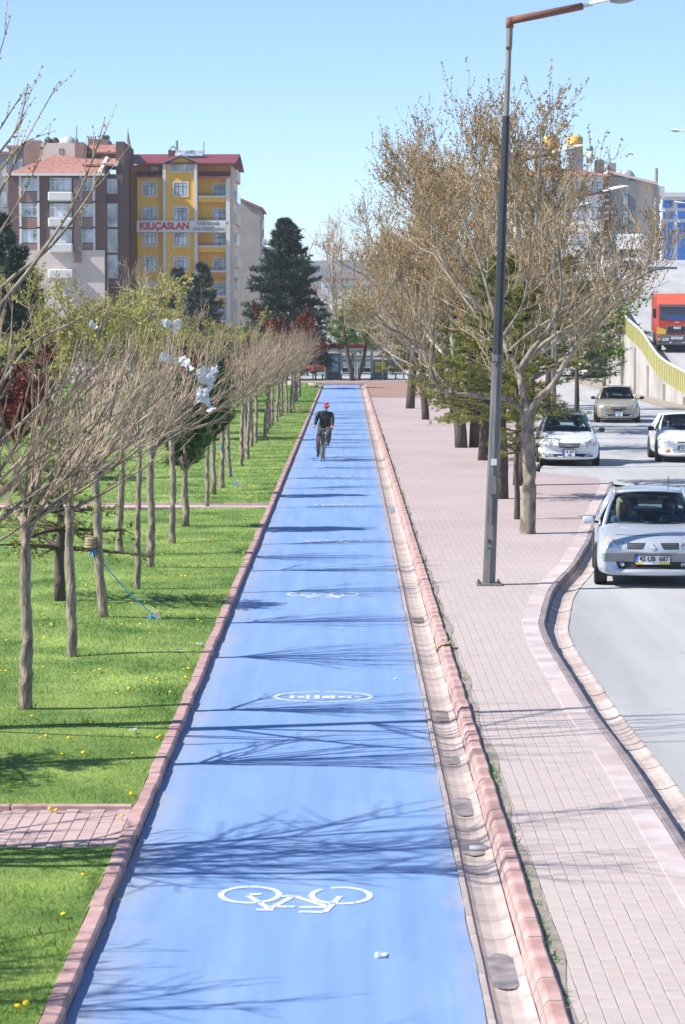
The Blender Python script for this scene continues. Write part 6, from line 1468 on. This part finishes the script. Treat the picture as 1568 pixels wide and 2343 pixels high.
for i, zx in enumerate((70,200,345,545,865,885,1110,1250,1355,1555)):
    px = 713.8+.1235*zx; X = f.x(px)*182/185; e = empty('bollard',(X,182,.04),0,None,'bollard','bollards before the bus shelter')
    e['label'] = ['leftmost','second','third','fourth','fifth','sixth','seventh','eighth','ninth','rightmost'][i]+' of the short dark bollards in front of the bus shelter'
    MB().lathe([(.09,0),(.09,.05),(.06,.07),(.055,.32),(.08,.34),(.08,.38),(.05,.42),(.01,.44)],12).build('post','dark_metal',e,True); MB().lathe([(.062,.24),(.062,.29)],12).build('band','lamp_white',e,True)
sp_ = empty('sign_pole',(f.x(876)*.985,182.3,.04),0,'thin pale pole before the yellow advert','pole'); MB().tube([(0,0,0),(0,0,2.3)],.035,6).build('shaft','lamp_white',sp_); MB().lathe([(.05,2.3),(.04,2.34),(.01,2.36)],8).build('cap','lamp_white',sp_)
b = MB(); bus = empty('parked_car',(0,0,0),0,'red vehicle side partly visible left of the bus shelter','car')
cx = f.x(722)*1.06; bevel(MB().box(cx-1.9,cx+1.9,199,200.7,.3,.85).box(cx-1.0,cx+1.1,199.15,200.55,.8,1.4).build('body','truck_red',bus),.15,3); MB().box(cx-.9,cx+1.0,199.13,199.16,.88,1.3).build('window','truck_glass',bus)
for s in (-1.2,1.2): o = MB().lathe([(.15,-.1),(.3,-.1),(.3,.1),(.15,.1)],14,'Y').build('wheel','black_rubber',bus,True); o.location = (cx+s,199.1,.28)
# ------------------------------------------------------------------ plastic bags caught in the twigs
def bag(pix, Y, label, wid=.10, seed=1):
    r = random.Random(seed); pts = catmull([PY(x,y,Y+dy) for x,y,dy in pix],9); b = MB(); rows = []; n = len(pts)
    for i, p in enumerate(pts):
        t = i/(n-1); w = wid*(.15+1.0*abs(math.sin(math.pi*(t*2.2+.12))))*r.uniform(.75,1.2)
        tg = (pts[min(i+1,n-1)]-pts[max(i-1,0)]).normalized(); sd = tg.cross(Vector((0,1,0))).normalized()
        rows.append([p + sd*(w*math.cos(a)*r.uniform(.45,1.35)) + Vector((0,1,0))*(w*.28*math.sin(a)*r.uniform(.2,1.5)) + tg*r.gauss(0,w*.22) for a in [2*math.pi*k/11 for k in range(11)]+[0]])
    for r_ in rows: r_[-1] = r_[0]
    b.grid(rows); o = b.build('plastic_bag','plastic_bag',None,False); return tag(o,label,'plastic bag')
bag([(366,812,0),(385,820,.05),(410,822,.1),(430,832,.05),(440,845,0)], 37.2, 'white plastic bag strung along twigs left of the larger caught bag', .06, 2)
bag([(452,850,0),(470,858,.05),(482,880,.1),(470,895,.05),(462,905,0),(478,925,.05),(484,938,0)], 37.0, 'large torn white plastic bag hanging in the bare tree above the lawn', .085, 3)
bag([(478,865,0),(488,850,0),(498,836,.05)], 37.0, 'knotted handle end of white plastic bag sticking up right of the large bag', .045, 6)
bag([(376,745,0),(388,738,.05),(408,742,.1),(398,760,.05)], 60, 'crumpled white plastic bag high in the willow', .10, 4)
bag([(205,738,0),(215,743,.05),(222,748,.0)], 60, 'small white plastic scrap in the willow twigs at the left', .07, 5)
# ------------------------------------------------------------------ guy ropes, wraps, stakes
def guy(tree_px, tie_y, stake_px, label, wrap=True):
    base = P(*tree_px,.09); tie = PY(tree_px[0]-(24 if wrap else 4), tie_y, base.y); st = P(*stake_px,.10)
    e = empty('guy_rope',(0,0,0),0,label,'rope'); n = 12
    b = MB(); b.tube([tie.lerp(st+Vector((0,0,.05)),i/n)-Vector((0,0,.05*math.sin(math.pi*i/n))) for i in range(n+1)],.008,5); b.build('line','rope_blue',e)
    rr = random.Random(4)
    for c in (tie, st+Vector((-.03,0,.05))):
        b = MB()
        for k in range(7): d = rdir(rr); d.z = -abs(d.z); b.tube([c,c+d*.06+Vector((0,0,.02)),c+d*.12*rr.uniform(.6,1.2)],[.010,.009,.004],5)
        b.build('knot','rope_blue',e)
    s_ = empty('stake',(st.x+.04,st.y,st.z-.05),0,'short pale wooden stake holding '+label.split(',')[0],'stake'); MB().obox((.02,0,.06),(.035,0,.02),(0,.03,0),(-.02,0,.085)).build('post','wood_stake',s_); MB().obox((.0,0,.145),(.03,0,.018),(0,.026,0),(-.003,0,.006)).build('post_top','wood_stake',s_)
    return e, tie
e_, tie = guy((235,1418),1258,(352,1416),'blue rope from the wrapped leaning tree, fraying at both ends')
wr_ = empty('trunk_wrap',(0,0,0),0,'brown burlap wrapping round the leaning lawn tree','wrapping'); b = MB(); cc = PY(208,1240,P(235,1418,.09).y)
for k in range(4): b.lathe([(.065,-.02),(.085,-.015),(.09,0),(.085,.015),(.065,.02)],12,'Z',cc+Vector((.003*k,0,-.06+.035*k)))
b.build('band','burlap',wr_,True); MB().tube([cc+Vector((-.08,-.05,.09)),cc+Vector((.08,-.06,.07))],.012,6).build('tie','burlap',wr_)
guy((509,1111),1020,(542,1110),'blue rope from a middle lawn tree, slanting down to the grass',False)
guy((671,936),905,(687,925),'far blue rope of the lawn row, near the distant end',False)
# stones and litter
def rock(px,py,s,label,m='stone',name='stone'):
    p = P(px,py,.08); r = random.Random(int(px)); b = MB(); b.lathe([(s*.5,-.02),(s*r.uniform(.8,1),s*.3),(s*r.uniform(.6,.9),s*.6),(s*.3,s*.75)],9); o = b.build(name,m,None); o.location = (p.x,p.y,.05); o.rotation_euler = (r.uniform(-.2,.2),r.uniform(-.2,.2),r.uniform(0,6)); o.scale = (1.4,1,1); return tag(o,label,name.replace('_',' '))
rock(668,880,.42,'pale boulder at the far end of the lawn left of the path'); rock(716,884,.35,'flat boulder beside the far left corner of the path'); rock(733,886,.2,'small white stone beside the path end')
def scrap(px,py,z,w,l,label,m='plastic_bag',h=.02):
    p = P(px,py,z); r = random.Random(int(px*7)); b = MB(); b.grid([[(p.x+w*(i/4-.5)+r.gauss(0,w*.05),p.y+l*(j/3-.5)+r.gauss(0,l*.06),z+h*r.random()+.004) for i in range(5)] for j in range(4)]); return tag(b.build('litter_scrap',m),label,'litter')
scrap(872,2189,.0,.075,.10,'white paper scrap lying on the blue path near the bottom'); scrap(905,1555,0,.03,.05,'tiny white scrap on the blue path at mid distance'); scrap(408,1489,.1,.09,.12,'white litter scrap in the lawn beside the path'); scrap(305,1672,.1,.06,.1,'light blue scrap lying in the lawn','rope_blue' if False else 'plastic_bag'); scrap(457,1474,.1,.07,.10,'white scrap in the grass close to the kerb')
cp_ = [P(990,1484,.02),P(1005,1478,.09),P(1020,1472,.14),P(1033,1470,.135)]; b = MB(); rows = []
for i, p in enumerate(catmull(cp_,4)): rows.append([(p.x,p.y+d+.02*math.sin(i*1.7),p.z+.012+.008*math.sin(i*2.1+d*40)) for d in (-.10,-.05,0,.05,.10)])
tag(b.grid(rows).build('rag','burlap'),'pale crumpled rag draped over the red kerb','rag')
b = MB(); c_ = P(1095,1943,-.01); b.tube([(c_.x-.07,c_.y,0.0),(c_.x+.05,c_.y+.01,.0),(c_.x+.08,c_.y+.015,.0)],[.022,.022,.008],8); tag(b.build('plastic_bottle','plastic_bag',None,True),'clear plastic bottle lying in the path gutter','bottle')

# ------------------------------------------------------------------ spring haze
hz = MB().box(-4100,4100,-100,6100,-1.5,82).build('haze','ground'); hz['kind'] = 'stuff'; hz['label'] = 'thin pale spring haze over the street'; hz['category'] = 'haze'
mh = bpy.data.materials.new('haze_air'); mh.use_nodes = True; nt = mh.node_tree; nt.nodes.remove(nt.nodes['Principled BSDF'])
pv = nt.nodes.new('ShaderNodeVolumePrincipled'); pv.inputs['Color'].default_value = (.90,.93,1,1); pv.inputs['Density'].default_value = 0.00023; pv.inputs['Anisotropy'].default_value = 0.0
nt.links.new(pv.outputs[0], nt.nodes['Material Output'].inputs['Volume']); hz.data.materials.clear(); hz.data.materials.append(mh)
